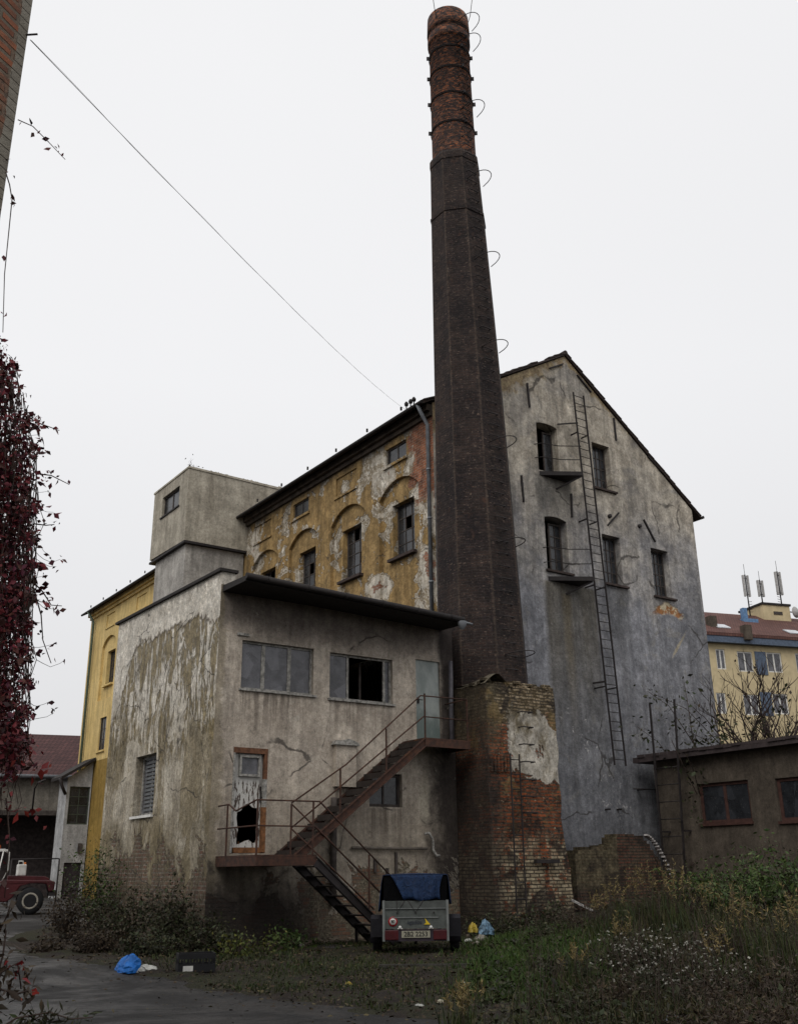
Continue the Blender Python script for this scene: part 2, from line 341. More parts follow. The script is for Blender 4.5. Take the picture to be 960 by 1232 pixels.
def mat_annex_front():
    m = Mat('stained_grey_render'); p = m.pos()
    a = m.noise(.8, 7, .65, dist=.5); mid = m.noise(3., 7, .7); fine = m.noise(18, 6, .75); st = m.noise(1.3, 6, .68, k=(2, 2, .22)); aa = m.noise(1.1, 8, .7, dist=.6)
    c = m.mix(m.step(mid, .3, .72), (.36, .31, .255), (.5, .44, .37))
    c = m.mix(m.mul(m.step(a, .46, .66), .5), c, (.26, .22, .18))
    c = m.mix(m.mul(m.step(st, .52, .72), .55), c, (.13, .108, .09))
    c = m.mix(m.mul(m.step(m.add(p[3], m.mul(m.add(a, -.5), .9)), 6.45, 7.3), .8), c, (.1, .083, .074))  # wall top darkened, the eave's shade painted into the render
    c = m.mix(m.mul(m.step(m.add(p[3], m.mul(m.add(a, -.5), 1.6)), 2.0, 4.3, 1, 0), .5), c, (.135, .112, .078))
    gap_shade = m.step(m.add(p[1], m.mul(m.add(aa, -.5), m.step(p[3], 4.7, 4.2, 0, 1) if False else m.step(p[3], 4.2, 4.8, 1.8, .5))), m.step(p[3], 4.2, 4.8, 14.9, 15.5), m.step(p[3], 4.2, 4.8, 15.8, 15.75)); c = m.mix(m.mul(gap_shade, .92), c, (.02, .015, .014))  # right end blackened: shade of the gap and under the platform, painted on
    # brown damp stains at the left corner and below windows
    c = m.mix(m.mul(m.step(m.add(p[1], m.mul(m.add(aa, -.5), .9)), 9.5, 9.62, 1, 0), .55), c, (.17, .14, .085))
    run = None
    for x0, x1, zt in ((9.9, 11.9, 5.5), (12.25, 14.2, 5.47), (13.4, 14.45, 3.0), (12.4, 13.05, 3.45)):
        q = m.mul(m.mul(m.step(p[1], x0, x0+.1), m.step(p[1], x1-.1, x1, 1, 0)), m.mul(m.step(p[3], zt-.02, zt, 1, 0), m.step(p[3], zt-1.3, zt))); run = q if run is None else m.add(run, q)
    c = m.mix(m.mul(m.mul(run, m.step(m.noise(3.5, 5, .7, k=(2, 2, .1)), .42, .62)), .75), c, (.12, .095, .075))
    bc, bf = m.brick((.16, .075, .045), (.12, .095, .07), (.11, .095, .075))
    bc = m.mix(m.step(m.noise(2.2, 6), .42, .56), bc, m.mix(m.step(fine, .35, .65), (.05, .04, .028), (.22, .19, .135)))
    lo = m.add(p[3], m.mul(m.add(aa, -.5), 4.2)); lo = m.add(lo, m.mul(m.step(p[1], 10, 14), -.5))
    ms = m.step(lo, .98, 1.03, 1, 0)
    rim = m.mul(m.step(lo, 1.02, 1.05), m.step(lo, 1.08, 1.16, 1, 0)); c = m.mix(m.mul(rim, .6), c, (.3, .27, .22))
    c = m.mix(ms, c, bc)
    c = m.mix(m.mul(m.step(m.add(p[3], m.mul(m.add(aa, -.5), .8)), .9, 1.95, 1, 0), m.mul(m.step(p[1], 11.2, 12.8, 1, 0), .92)), c, (.022, .0175, .016))  # patch under the landing: damp dirt plus the landing's shade, painted dark
    c = m.mix(m.mul(m.mul(m.step(m.noise(1.9, 7, .68), .64, .66), m.step(p[3], 3.4, 4.2)), .5), c, (.38, .35, .3))
    # vertical pale lime run near the pipe end
    dx = m.math('ABSOLUTE', m.add(m.add(p[1], -15.05), m.mul(m.add(mid, -.5), .5))); c = m.mix(m.mul(m.mul(m.step(dx, .05, .2, 1, 0), m.step(p[3], 2.6, 2.9)), m.mul(m.step(p[3], 3.9, 3.4, 0, 1) if False else m.step(p[3], 3.5, 4.0, 1, 0), .6)), c, (.42, .38, .3))
    c = weather(m, c, .16, .22, .2); c, ck = cracks(m, c, .4, .52)
    h = m.add(m.mul(ms, -.8), m.mul(fine, .3)); h = m.add(h, m.mul(mid, .35)); h = m.add(h, m.mul(m.mul(ms, bf), -.5))
    return m.end(c, .92, h, .8, .045)

def mat_annex_left():
    m = Mat('flaking_whitewash'); p = m.pos()
    a = m.noise(.9, 8, .66, dist=.7); mid = m.noise(3.2, 7, .7); fine = m.noise(16, 6, .75); blo = m.noise(6, 6, .7, k=(1, 1, .7))
    st = m.noise(2.4, 7, .72, k=(1.5, 1.5, .42), dist=.9); st2 = m.noise(1.2, 6, .66, k=(2., 2., .3))
    white = m.mix(m.step(mid, .3, .7), (.42, .38, .32), (.66, .62, .55))
    olive = m.mix(m.step(blo, .35, .65), (.12, .09, .042), (.25, .2, .108))
    grey = m.mix(m.step(st2, .3, .7), (.22, .188, .14), (.5, .455, .375))
    dy = m.add(m.math('POWER', m.mul(m.math('ABSOLUTE', m.add(p[2], -23.8)), .27), 4.), m.step(p[2], 25.6, 27.2, 0, 2.))
    zt = m.add(m.add(p[3], m.mul(m.add(a, -.5), .9)), m.mul(dy, .75)); zt = m.add(zt, m.mul(m.add(m.noise(7, 4, .7, k=(1, 1, .3)), -.5), .5))
    lowr = m.step(m.add(p[3], m.mul(m.add(a, -.5), 4.)), 4.0, 4.6)
    brown = m.mul(m.step(zt, 7.4, 7.44, 1, 0), lowr)
    drip = m.step(m.add(st, m.step(p[3], 4.8, 7.0, -.015, .045)), .505, .545)
    patch = m.mul(brown, drip)
    c = m.mix(m.step(m.add(p[3], m.mul(m.add(a, -.5), 2.)), 4.2, 6.2), grey, white)
    low = m.step(m.noise(.9, 8, .68, k=(1, 1.6, .6), dist=.7), .49, .53)
    c = m.mix(m.mul(m.mul(low, .75), m.step(p[3], 5.2, 6.4, 1, 0)), c, m.mix(m.step(blo, .35, .65), (.12, .092, .046), (.22, .18, .11)))
    rim = m.mul(m.step(zt, 7.35, 7.4), m.step(zt, 7.44, 7.5, 1, 0)); c = m.mix(m.mul(rim, .7), c, (.07, .05, .03))
    c = m.mix(m.mul(patch, .88), c, olive)
    bc, bf = m.brick((.13, .068, .048), (.105, .075, .055), (.17, .15, .12), h=.09, ms=.016)
    lo = m.add(p[3], m.mul(m.add(m.noise(1., 8, .68, dist=.5), -.5), 4.6)); c = m.mix(m.mul(m.step(lo, 2., 3.2, 1, 0), .65), c, (.125, .1, .055))
    ms = m.step(lo, 1.95, 2.0, 1, 0); c = m.mix(ms, c, m.mix(m.step(blo, .42, .58), bc, m.mix(m.step(fine, .35, .65), (.05, .038, .025), (.13, .105, .065))))
    c = m.mix(m.mul(m.step(m.noise(5, 7, .75), .6, .64), .5), c, (.07, .056, .04))
    c = m.mix(m.mul(m.step(p[3], .2, 1.6, 1, 0), .55), c, (.05, .042, .03))
    c = weather(m, c, .24, .3, .12); c, ck = cracks(m, c, .6, .46)
    h = m.add(m.mul(patch, -.6), m.mul(ms, -.7)); h = m.add(h, m.add(m.mul(fine, .35), m.mul(mid, .6))); h = m.add(h, m.mul(m.mul(ms, bf), -.5))
    return m.end(c, .92, h, 1., .06)

def mat_concrete(name, a, b, dark):
    m = Mat(name); st = m.noise(1.4, 7, .7, k=(1.8, 1.8, .2)); mid = m.noise(1.6, 7, .7); fine = m.noise(15, 6, .75)
    c = m.mix(m.step(mid, .3, .7), a, b); c = m.mix(m.mul(m.step(st, .48, .72), .6), c, dark)
    c = weather(m, c, .2, .2, .2); c, ck = cracks(m, c, .3, .55, amt=.5)
    return m.end(c, .92, m.add(m.mul(fine, .4), m.mul(mid, .4)), .8, .03)

def uvvec(m):
    n = m.N('ShaderNodeUVMap'); n.uv_map = 'wall'; return n.outputs[0]
def mat_chimney(top=False):
    m = Mat('sooty_orange_brick' if top else 'soot_black_brick'); v = uvvec(m); mid = m.noise(1.3, 7, .7); fine = m.noise(7, 6, .75); cell = m.noise(6, 3, .6, k=(1, 1, 2.4)); cell2 = m.noise(9, 3, .55, k=(1, 1, 2.6))
    if top:
        bc, bf = m.brick((.27, .085, .034), (.1, .04, .027), (.11, .082, .062), vec=v, w=.25, h=.08, ms=.013)
        c = m.mix(m.step(cell, .40, .56), bc, (.03, .021, .02)); c = m.mix(m.mul(m.step(mid, .5, .66), .65), c, (.034, .025, .023))
        c = m.mix(m.mul(m.step(cell2, .62, .66), .8), c, (.33, .12, .045))
    else:
        bc, bf = m.brick((.02, .0135, .0125), (.042, .026, .021), (.034, .027, .024), vec=v, w=.25, h=.078, ms=.011)
        c = m.mix(m.mul(m.step(mid, .42, .62), .8), bc, (.0095, .0075, .009))
        c = m.mix(m.mul(m.step(cell2, .63, .67), .85), c, (.115, .083, .066))
        c = m.mix(m.mul(m.step(m.noise(2.6, 6, .75), .56, .7), .6), c, (.075, .038, .024))
        c = m.mix(m.mul(m.step(m.noise(15, 3, .6, k=(1, 1, 1.8)), .6, .66), .5), c, (.075, .055, .045))
        c = m.mix(m.mul(m.step(m.noise(4., 5, .7, k=(1.8, 1.8, .3)), .69, .72), .55), c, (.18, .15, .125))
        # worn paler arrises of the octagon
        sx = m.N('ShaderNodeSeparateXYZ'); m.L(v, sx.inputs[0]); fr = m.math('FRACT', m.mul(sx.outputs[0], 1/.7854)); ed = m.math('ABSOLUTE', m.add(fr, -.5))
        c = m.mix(m.mul(m.step(m.add(ed, m.mul(m.add(cell2, -.5), .2)), .44, .49), .5), c, (.085, .062, .048))
    c = weather(m, c, .25, .3, .2)
    h = m.add(m.mul(bf, -.6), m.mul(fine, .7))
    return m.end(c, .92, h, 1., .035)

def mat_block():
    m = Mat('crumbling_brick'); p = m.pos(); mid = m.noise(1.2, 8, .66, dist=.6); fine = m.noise(9, 6, .75); cell = m.noise(6, 3, .6, k=(1, 1, 2.5)); cell2 = m.noise(8, 3, .5, k=(1, 1, 2.6))
    bc, bf = m.brick((.22, .058, .02), (.12, .042, .02), (.075, .06, .04), ms=.014)
    pale, pf = m.brick((.36, .3, .2), (.2, .155, .095), (.05, .04, .028), ms=.014)
    dark = m.mix(m.step(cell2, .35, .65), (.02, .015, .012), (.065, .042, .028))
    zc = m.add(p[3], m.mul(m.add(mid, -.5), 2.6))
    c = m.mix(m.step(cell, .5, .6), bc, dark)
    c = m.mix(m.mul(m.step(zc, 1.9, 2.5, 1, 0), m.step(m.noise(2.4, 6, .66), .42, .5)), c, pale)
    c = m.mix(m.mul(m.step(zc, 4.9, 5.3), .9), c, m.mix(m.step(cell, .4, .6), pale, (.075, .055, .028)))
    c = m.mix(m.mul(m.step(m.noise(1.1, 8, .68, dist=.5), .53, .59), .8), c, (.02, .015, .012))
    c = m.mix(m.mul(m.step(m.noise(5, 7, .75, k=(1, 1, 1.6)), .6, .63), .75), c, (.34, .29, .2))
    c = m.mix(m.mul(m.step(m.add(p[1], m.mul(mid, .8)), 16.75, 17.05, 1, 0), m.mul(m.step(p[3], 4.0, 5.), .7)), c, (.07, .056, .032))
    ochre = m.mul(m.step(m.noise(1.5, 7, .66), .55, .6), m.step(p[3], 2.2, 3.2)); c = m.mix(m.mul(ochre, .6), c, (.16, .11, .045))
    # left flank and left edge darkened: dirty brick, with that side's shade painted in
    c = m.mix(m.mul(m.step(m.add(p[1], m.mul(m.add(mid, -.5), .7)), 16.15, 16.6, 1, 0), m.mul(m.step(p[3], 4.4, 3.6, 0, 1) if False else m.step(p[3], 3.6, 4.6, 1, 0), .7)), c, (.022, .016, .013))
    wv = m.add(p[3], m.mul(m.add(mid, -.5), 1.3))
    pt = m.mul(m.step(wv, 3.72, 3.76), m.step(m.add(wv, m.step(p[1], 17.8, 18.3, 0, .45)), 5.42, 5.46, 1, 0)); pt = m.mul(pt, m.step(m.add(p[1], m.mul(m.add(fine, -.5), .6)), 16.72, 16.8))
    pt = m.mul(pt, m.step(p[2], 19.3, 19.32, 1, 0)); pt = m.mul(pt, m.step(m.noise(1.9, 8, .72, k=(1.4, 1, .5)), .355, .385))
    c = m.mix(pt, c, m.mix(m.step(m.noise(2.2, 7, .7, k=(1, 1, .6)), .38, .6), (.14, .115, .075), (.39, .36, .31)))
    c = m.mix(m.mul(m.step(m.add(p[1], m.mul(m.add(fine, -.5), .12)), 16.07, 16.15, 1, 0), m.step(mid, .35, .6, .75, .35)), c, (.026, .019, .015))  # flank darkened further, its shade mixed into the dirty brick colour
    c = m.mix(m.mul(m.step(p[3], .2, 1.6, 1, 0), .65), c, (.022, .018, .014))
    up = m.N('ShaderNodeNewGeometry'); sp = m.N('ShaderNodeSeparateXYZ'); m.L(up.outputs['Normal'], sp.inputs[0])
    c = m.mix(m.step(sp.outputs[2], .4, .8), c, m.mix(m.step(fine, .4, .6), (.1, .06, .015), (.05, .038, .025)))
    c = weather(m, c, .2, .3, .2)
    h = m.add(m.mul(bf, -.7), m.mul(fine, .8)); h = m.fmix(pt, h, m.add(.9, m.mul(fine, .25)))
    return m.end(c, .92, h, 1., .05)

def mat_ruin():
    m = Mat('ruined_brick'); p = m.pos(); mid = m.noise(1.4, 6, .62); fine = m.noise(9, 5, .7)
    bc, bf = m.brick((.11, .045, .03), (.09, .066, .045), (.045, .038, .028), ms=.018, h=.085)
    c = m.mix(m.step(fine, .55, .75), bc, (.05, .04, .032))
    tan = m.mul(m.step(p[1], 22.55, 22.6, 1, 0), m.step(m.add(p[3], m.mul(m.add(mid, -.5), 1.)), 1.0, 1.1)); c = m.mix(m.mul(tan, .85), c, m.mix(m.step(fine, .35, .65), (.06, .05, .03), (.15, .125, .075)))
    c = m.mix(m.mul(m.step(mid, .48, .6), .75), c, (.025, .019, .015))
    c = weather(m, c, .25, .3, .1)
    return m.end(c, .92, m.add(m.mul(bf, -.6), m.mul(fine, .7)), 1., .04)

def mat_nearbrick():
    m = Mat('old_red_brick'); p = m.pos()
    d = NB_DIR; u = m.add(m.mul(p[1], d[0]), m.mul(p[2], d[1])); u2 = m.add(m.mul(p[1], -d[1]), m.mul(p[2], d[0]))
    v = m.vec(m.add(u, u2), p[3]); mid = m.noise(2.2, 5); fine = m.noise(22, 5, .7)
    bc, bf = m.brick((.3, .1, .045), (.1, .045, .03), (.14, .115, .085), vec=v, w=.25, h=.066, ms=.016, sm=.4)
    c = m.mix(m.step(mid, .45, .65), bc, m.mix(m.step(fine, .4, .6), (.08, .05, .035), (.2, .1, .06)))
    ed = m.step(m.add(u, m.mul(m.noise(3.), -.10)), NB_U0-.13, NB_U0-.12)
    c = m.mix(ed, c, m.mix(m.step(mid, .35, .65), (.16, .14, .11), (.24, .22, .18)))
    return m.end(c, .9, m.add(m.mul(bf, -.7), m.mul(fine, .5)), .9, .03)

def mat_tiles(name, c1, c2, k=1.0):
    m = Mat(name); p = m.pos(); bc, bf = m.brick(c1, c2, tuple(x*.45 for x in c1), vec=m.vec(m.add(m.mul(p[1], .77), m.mul(p[2], -.64)), m.mul(p[3], 1.4)), w=.22*k, h=.33*k, ms=.02*k)
    st = m.step(m.noise(.6, 5), .35, .7); c = m.mix(m.mul(st, .6), bc, tuple(x*.55 for x in c1))
    return m.end(c, .85, m.mul(bf, -1.), .8, .04)

def mat_rust():
    m = Mat('rusty_steel'); f = m.noise(9, 6, .7); c = m.mix(m.step(f, .35, .65), (.034, .02, .016), (.075, .034, .022)); c = m.mix(m.step(m.noise(2.5), .6, .75), c, (.12, .05, .02))
    return m.end(c, .85, f, .4, .01)
def mat_leaf(name, cols, rough=.6):
    m = Mat(name); a = m.N('ShaderNodeAttribute', attribute_name='tone'); sp = m.N('ShaderNodeSeparateColor'); m.L(a.outputs['Color'], sp.inputs[0])
    r = m.N('ShaderNodeValToRGB'); m.L(sp.outputs[0], r.inputs[0]); el = r.color_ramp.elements
    while len(el) < len(cols): el.new(.5)
    for i, c in enumerate(cols): el[i].position = i/(len(cols)-1); el[i].color = (*c, 1)
    cl = m.step(m.noise(1.8, 4), .35, .65, .7, 1.2); c = m.mix(1., r.outputs[0], m.vec(cl, cl, cl), 'MULTIPLY')
    return m.end(c, rough, None, spec=.25)
def mat_ground():
    m = Mat('dark_soil'); p = m.pos(); big = m.noise(.5, 6, .6); mid = m.noise(2.5, 6, .65); fine = m.noise(18, 6, .75); grit = m.noise(60, 3, .7)
    c = m.mix(m.step(mid, .3, .7), (.014, .0095, .007), (.036, .0245, .016))
    gr = m.step(m.add(big, m.mul(m.add(mid, -.5), .7)), .46, .56); c = m.mix(m.mul(gr, .7), c, m.mix(m.step(fine, .35, .65), (.012, .015, .005), (.034, .036, .011)))
    c = m.mix(m.mul(m.step(fine, .6, .72), .8), c, (.07, .048, .026))
    c = m.mix(m.mul(m.step(grit, .68, .74), .7), c, (.08, .066, .05))
    return m.end(c, .95, m.add(fine, m.mul(grit, .5)), 1., .04)
def mat_asphalt():
    m = Mat('damp_asphalt'); p = m.pos(); big = m.noise(.45, 7, .68, dist=.5); mid = m.noise(3, 7, .72); grit = m.noise(55, 4, .85); lane = m.noise(1., 6, .7, k=(1.6, .28, 1), dist=.4)
    c = m.mix(m.step(mid, .3, .7), (.013, .0118, .0112), (.027, .0245, .0232)); c = m.mix(m.mul(m.step(big, .48, .56), .65), c, (.0085, .0075, .0072))
    c = m.mix(m.mul(m.step(lane, .54, .64), .5), c, (.036, .032, .029)); c = m.mix(m.mul(m.step(lane, .44, .36), .6), c, (.007, .006, .006))
    c = m.mix(m.mul(m.step(grit, .56, .68), .7), c, (.075, .07, .065)); c = m.mix(m.mul(m.step(m.noise(24, 5, .8), .6, .68), .6), c, (.006, .0055, .005))
    c, ck = cracks(m, c, .55, .42, (.004, .004, .004), .9)
    c = m.mix(m.mul(m.step(m.noise(1.7, 6, .75), .64, .7), .5), c, (.045, .034, .024))
    return m.end(c, m.step(big, .4, .6, .42, .9), m.add(m.mul(grit, .8), m.mul(ck, -1.)), .8, .014, spec=.35)
def mat_glass(name, c=(.012, .013, .015), rough=.14):
    m = Mat(name); p = m.pos(); f = m.noise(2.3, 6, .7); d = m.noise(14, 6, .75); v = m.voro(2.6, vec=m.vec(m.add(p[1], p[2]), p[3])); sp = m.N('ShaderNodeSeparateColor'); m.L(v.outputs['Color'], sp.inputs[0])
    cc = m.mix(m.step(f, .35, .7), c, tuple(x*2.4 for x in c)); cc = m.mix(m.mul(m.step(sp.outputs[0], .6, .95), .5), cc, tuple(x*4 for x in c)); cc = m.mix(m.mul(m.step(d, .58, .7), .4), cc, (.08, .072, .06))
    return m.end(cc, m.step(d, .3, .7, rough*.6, rough*2.2), m.add(f, sp.outputs[1]), .25, .02, spec=.5)
NB_DIR = (-.85, -.527); NB_C = (.836, 4.93); NB_U0 = NB_C[0]*.85+NB_C[1]*.527
NB_DIR = (.85, .527)
GABLE = mat_gable(); OCHRE = mat_ochre(); OCHRE2 = mat_ochre(True); AFRONT = mat_annex_front(); ALEFT = mat_annex_left()
TOWER = mat_concrete('weathered_concrete', (.265, .238, .19), (.39, .355, .29), (.15, .127, .096)); TOWER2 = mat_concrete('streaked_concrete', (.25, .235, .215), (.38, .36, .33), (.15, .137, .122))
SHEDM = mat_concrete('dark_shed_render', (.055, .044, .034), (.092, .075, .058), (.028, .023, .018))
LEANM = mat_concrete('pale_render', (.27, .27, .27), (.38, .38, .38), (.17, .16, .155)); WAREM = mat_concrete('warehouse_render', (.13, .118, .1), (.19, .172, .145), (.08, .07, .06))
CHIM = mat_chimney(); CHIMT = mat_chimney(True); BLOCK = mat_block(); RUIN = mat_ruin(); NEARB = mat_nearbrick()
TILE = mat_tiles('dark_red_tiles', (.062, .027, .026), (.095, .04, .038)); TILE2 = mat_tiles('faded_red_tiles', (.11, .05, .042), (.145, .07, .056)); 
ROOFD = plain('dark_roof_sheet', (.02, .017, .016), .8); TILED = plain('old_dark_tiles', (.045, .032, .028), .85, .4, 9)
RUST = mat_rust(); IRON = plain('dark_iron', (.022, .018, .018), .7); ZINC = plain('zinc', (.16, .17, .185), .6, .25, 5)
WHITEP = plain('white_paint', (.62, .61, .58), .6, .15); TREADW = plain('dark_eave_timber', (.03, .023, .02), .9, .4)
OLDWHITE = plain('flaking_white_frame', (.25, .24, .22), .75, .5, 14); DKFRAME = plain('dark_window_frame', (.055, .045, .04), .8, .4)
GLASS = mat_glass('dark_glass'); GLASSG = mat_glass('dusty_glass', (.045, .045, .05), .22); BLACKIN = plain('dark_interior', (.006, .006, .006), .95)
BROWNF = plain('brown_frame', (.06, .028, .022), .7, .3); DOORB = None

# ------------------------------------------------------------------ terrain
def ss(a, b, x):
    t = np.clip((x-a)/(b-a), 0, 1); return t*t*(3-2*t)
def hgt(x, y):
    x = np.asarray(x, float); y = np.asarray(y, float); r = np.hypot(x, y); b = np.degrees(np.arctan2(x, y))
    return .13*ss(16, 19.5, r)+.33*ss(22, 34, r)*(1-ss(26, 32, b))*(b > -90)+.45*ss(38, 48, b)*ss(13, 20, r)*(1-ss(100, 140, b))
def hz(x, y): return float(hgt(x, y))
def grid_obj(name, xs, ys, hf, mat):
    X, Y = np.meshgrid(xs, ys); Z = hf(X, Y); nx, ny = len(xs), len(ys)
    vs = np.stack([X, Y, Z], -1).reshape(-1, 3); fs = [(j*nx+i, j*nx+i+1, (j+1)*nx+i+1, (j+1)*nx+i) for j in range(ny-1) for i in range(nx-1)]
    me = bpy.data.meshes.new(name); me.from_pydata(vs.tolist(), [], fs); me.polygons.foreach_set('use_smooth', [True]*len(fs)); me.materials.append(mat)
    o = bpy.data.objects.new(name, me); COL.objects.link(o); return o
def bumpy(x, y):
    b = .035*np.sin(3.1*x+1.3*np.sin(2.2*y))*np.sin(2.7*y+.8*np.sin(1.9*x))+.02*np.sin(7.3*x+2*y)*np.sin(6.1*y-x)
    return hgt(x, y)+b*ss(4, 8, np.hypot(x, y))
xs = np.concatenate([[-900, -400, -150, -60, -30, -15], np.arange(-8, 40, .4), [45, 60, 90, 150, 400, 900]]); ys = np.concatenate([[-900, -400, -150, -60, -30, -15], np.arange(-8, 60, .4), [65, 90, 150, 400, 1500]])
EY = [-30, -10, 3, 9.6, 13.8, 17.1, 21.4, 25, 27.5, 29.5, 31, 62]; EX = [10, 9.5, 8.6, 7.55, 7.0, 6.7, 6.1, 6.5, 8, 12, 16.6, 16.6]
def edge(y): return np.interp(y, EY, EX)
def ground_h(x, y):
    d = x-edge(y); on = (d < -.15) & (y > -29) & (y < 61) & (x > -29)
    return np.where(on, hgt(x, y)-.03, bumpy(x, y)*1.0)
g = grid_obj('ground', xs, ys, ground_h, mat_ground()); g['kind'] = 'structure'
yy = np.concatenate([np.arange(-29, 6, .5), np.arange(6, 30, .14), np.arange(30, 61.5, .5)]); uu = np.concatenate([np.linspace(0, .9, 24), np.linspace(.92, 1, 8)]); vs = []; 
for y in yy:
    e = float(edge(y))+.10*math.sin(3.3*y)+.07*math.sin(8.1*y+1)+random.uniform(-.09, .09)
    for u in uu:
        x = -29+(e+29)*u; vs.append((x, y, hz(x, y)+(.03 if u < .995 else -.02)))
n = len(uu); fs = [(j*n+i, j*n+i+1, (j+1)*n+i+1, (j+1)*n+i) for j in range(len(yy)-1) for i in range(n-1)]
me = bpy.data.meshes.new('road'); me.from_pydata(vs, [], fs); me.polygons.foreach_set('use_smooth', [True]*len(fs)); me.materials.append(mat_asphalt())
ro = bpy.data.objects.new('road', me); COL.objects.link(ro); ro['kind'] = 'structure'

# ------------------------------------------------------------------ window helper
def window(parent, F, u0, u1, v0, v1, nx, ny, w=-.22, fr=.06, bar=.025, mat=None, pane=None, skip=(), label=None, name='window', xs=None):
    mb = MB(); mat = mat or DKFRAME; pane = pane or GLASS; d = .05
    F.box(mb, u0, u1, v0, v0+fr, w, w+d); F.box(mb, u0, u1, v1-fr, v1, w, w+d)
    F.box(mb, u0, u0+fr, v0+fr, v1-fr, w, w+d); F.box(mb, u1-fr, u1, v0+fr, v1-fr, w, w+d)
    cu = xs or [u0+fr+(u1-u0-2*fr)*i/nx for i in range(nx+1)]; cv = [v0+fr+(v1-v0-2*fr)*j/ny for j in range(ny+1)]
    for x in cu[1:-1]: F.box(mb, x-bar/2, x+bar/2, v0+fr, v1-fr, w+.002, w+d-.01)
    for y in cv[1:-1]: F.box(mb, u0+fr, u1-fr, y-bar/2, y+bar/2, w+.004, w+d-.014)
    o = mb.build(name, mat, parent, label)
    pb = MB()
    for i in range(nx):
        for j in range(ny):
            if (i, j) in skip: continue
            F.box(pb, cu[i]+.003, cu[i+1]-.003, cv[j]+.003, cv[j+1]-.003, w+.012, w+.02)
    if pb.v: pb.build('pane', pane, o)
    return o

# ------------------------------------------------------------------ main building
XM, YG = 17.15, 22.5
main = empty('factory_building', (23.3, YG, 0), 'tall four-storey factory building with grey gable and peeling ochre side wall', 'building')
GF = Face((0, YG, 0), (1, 0, 0), (0, -1, 0))
mb = MB()
D1 = arch(21.58, 22.55, 14.22, 15.96, 16.03); D2 = arch(21.68, 22.68, 10.77, 12.55, 12.63)
W2 = rect(24.22, 25.1, 14.18, 15.88); W3 = rect(24.34, 25.22, 10.72, 12.45); W5 = rect(26.79, 27.7, 10.63, 12.37)
apex = (23.2, 19.0)
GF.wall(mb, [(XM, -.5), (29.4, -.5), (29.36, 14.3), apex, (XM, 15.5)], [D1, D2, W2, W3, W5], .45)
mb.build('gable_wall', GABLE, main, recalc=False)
window(main, GF, 24.22, 25.1, 14.18, 15.88, 4, 4, -.3, .05, .03, skip=((0, 1),))
window(main, GF, 24.34, 25.22, 10.72, 12.45, 4, 4, -.3, .05, .03, skip=((0, 1),))
window(main, GF, 26.79, 27.7, 10.63, 12.37, 4, 4, -.3, .05, .03, skip=((0, 0),))
# half open doors onto the platforms
o = window(main, GF, 22.12, 22.55, 14.24, 15.85, 1, 1, -.34, .05, pane=GLASS, name='door', label='grey door leaf standing ajar behind the upper platform')
window(main, GF, 22.1, 22.68, 10.79, 12.5, 2, 4, -.34, .06, .03, name='door', label='glazed door leaf behind the lower platform')
mb = MB()
for u0, u1, v in ((24.12, 25.25, 14.14), (24.26, 25.4, 10.68), (26.7, 27.85, 10.59), (21.6, 22.8, 10.73)):
    F = GF; mb = MB(); F.box(mb, u0, u1, v-.07, v+.0, -.28, .10); mb.build('window_sill', TILED, main)
# white board in lower right window
mb = MB(); GF.box(mb, 26.86, 27.03, 10.72, 11.35, -.34, -.32); mb.build('board', WHITEP, main)
# triangular platforms
for (A, B, C, z) in (((21.5, YG+.05), (22.86, 21.72), (23.0, YG+.05), 14.16), ((21.6, YG+.05), (22.98, 21.72), (23.1, YG+.05), 10.5)):
    mb = MB(); mb.prism([A, B, C], z-.14, z, lambda a, b, h: (a, b, h)); o = mb.build('platform', IRON, main)
    for dz in (.45, .95):
        t = MB(); t.tube([(A[0]-.1, A[1], z+dz), (A[0]+.1, A[1]-.25, z+dz), ((A[0]+B[0])/2, (A[1]+B[1])/2-.05, z+dz-.04), (B[0], B[1], z+dz-.02)], .016, 5); t.build('rail', IRON, o)
    t = MB(); t.bar((B[0]-.55, YG, z-.5), (B[0]-.02, B[1]+.08, z-.15), .05); t.build('brace', IRON, o)
# wall anchors
for p, q in (((634, 461), (637, 490)), ((627, 572), (630, 604)), ((738, 503), (741, 530)), ((731, 632), (744, 617)), ((774, 625), (788, 652)), ((694, 451), (711, 472)), ((779, 549), (796, 568)), ((687, 594), (688, 622)), ((661, 443), (677, 438))):
    a = atY(*p, YG-.03); b = atY(*q, YG-.03); mb = MB(); mb.bar(a, b, .06, .05); mb.build('wall_anchor', IRON, main)
for p in ((733, 621), (769, 633)):
    a = atY(*p, YG-.03); mb = MB(); mb.lathe([(0, -.06), (.07, -.06), (.075, .05)], 10, a, 'y'); mb.build('anchor_plate', IRON, main)
# small brackets low on the gable
for p in ((728, 974), (742, 974)):
    a = atY(*p, YG); mb = MB(); mb.bar(a, a+np.array([0, -.2, 0]), .05); mb.build('bracket', IRON, main)

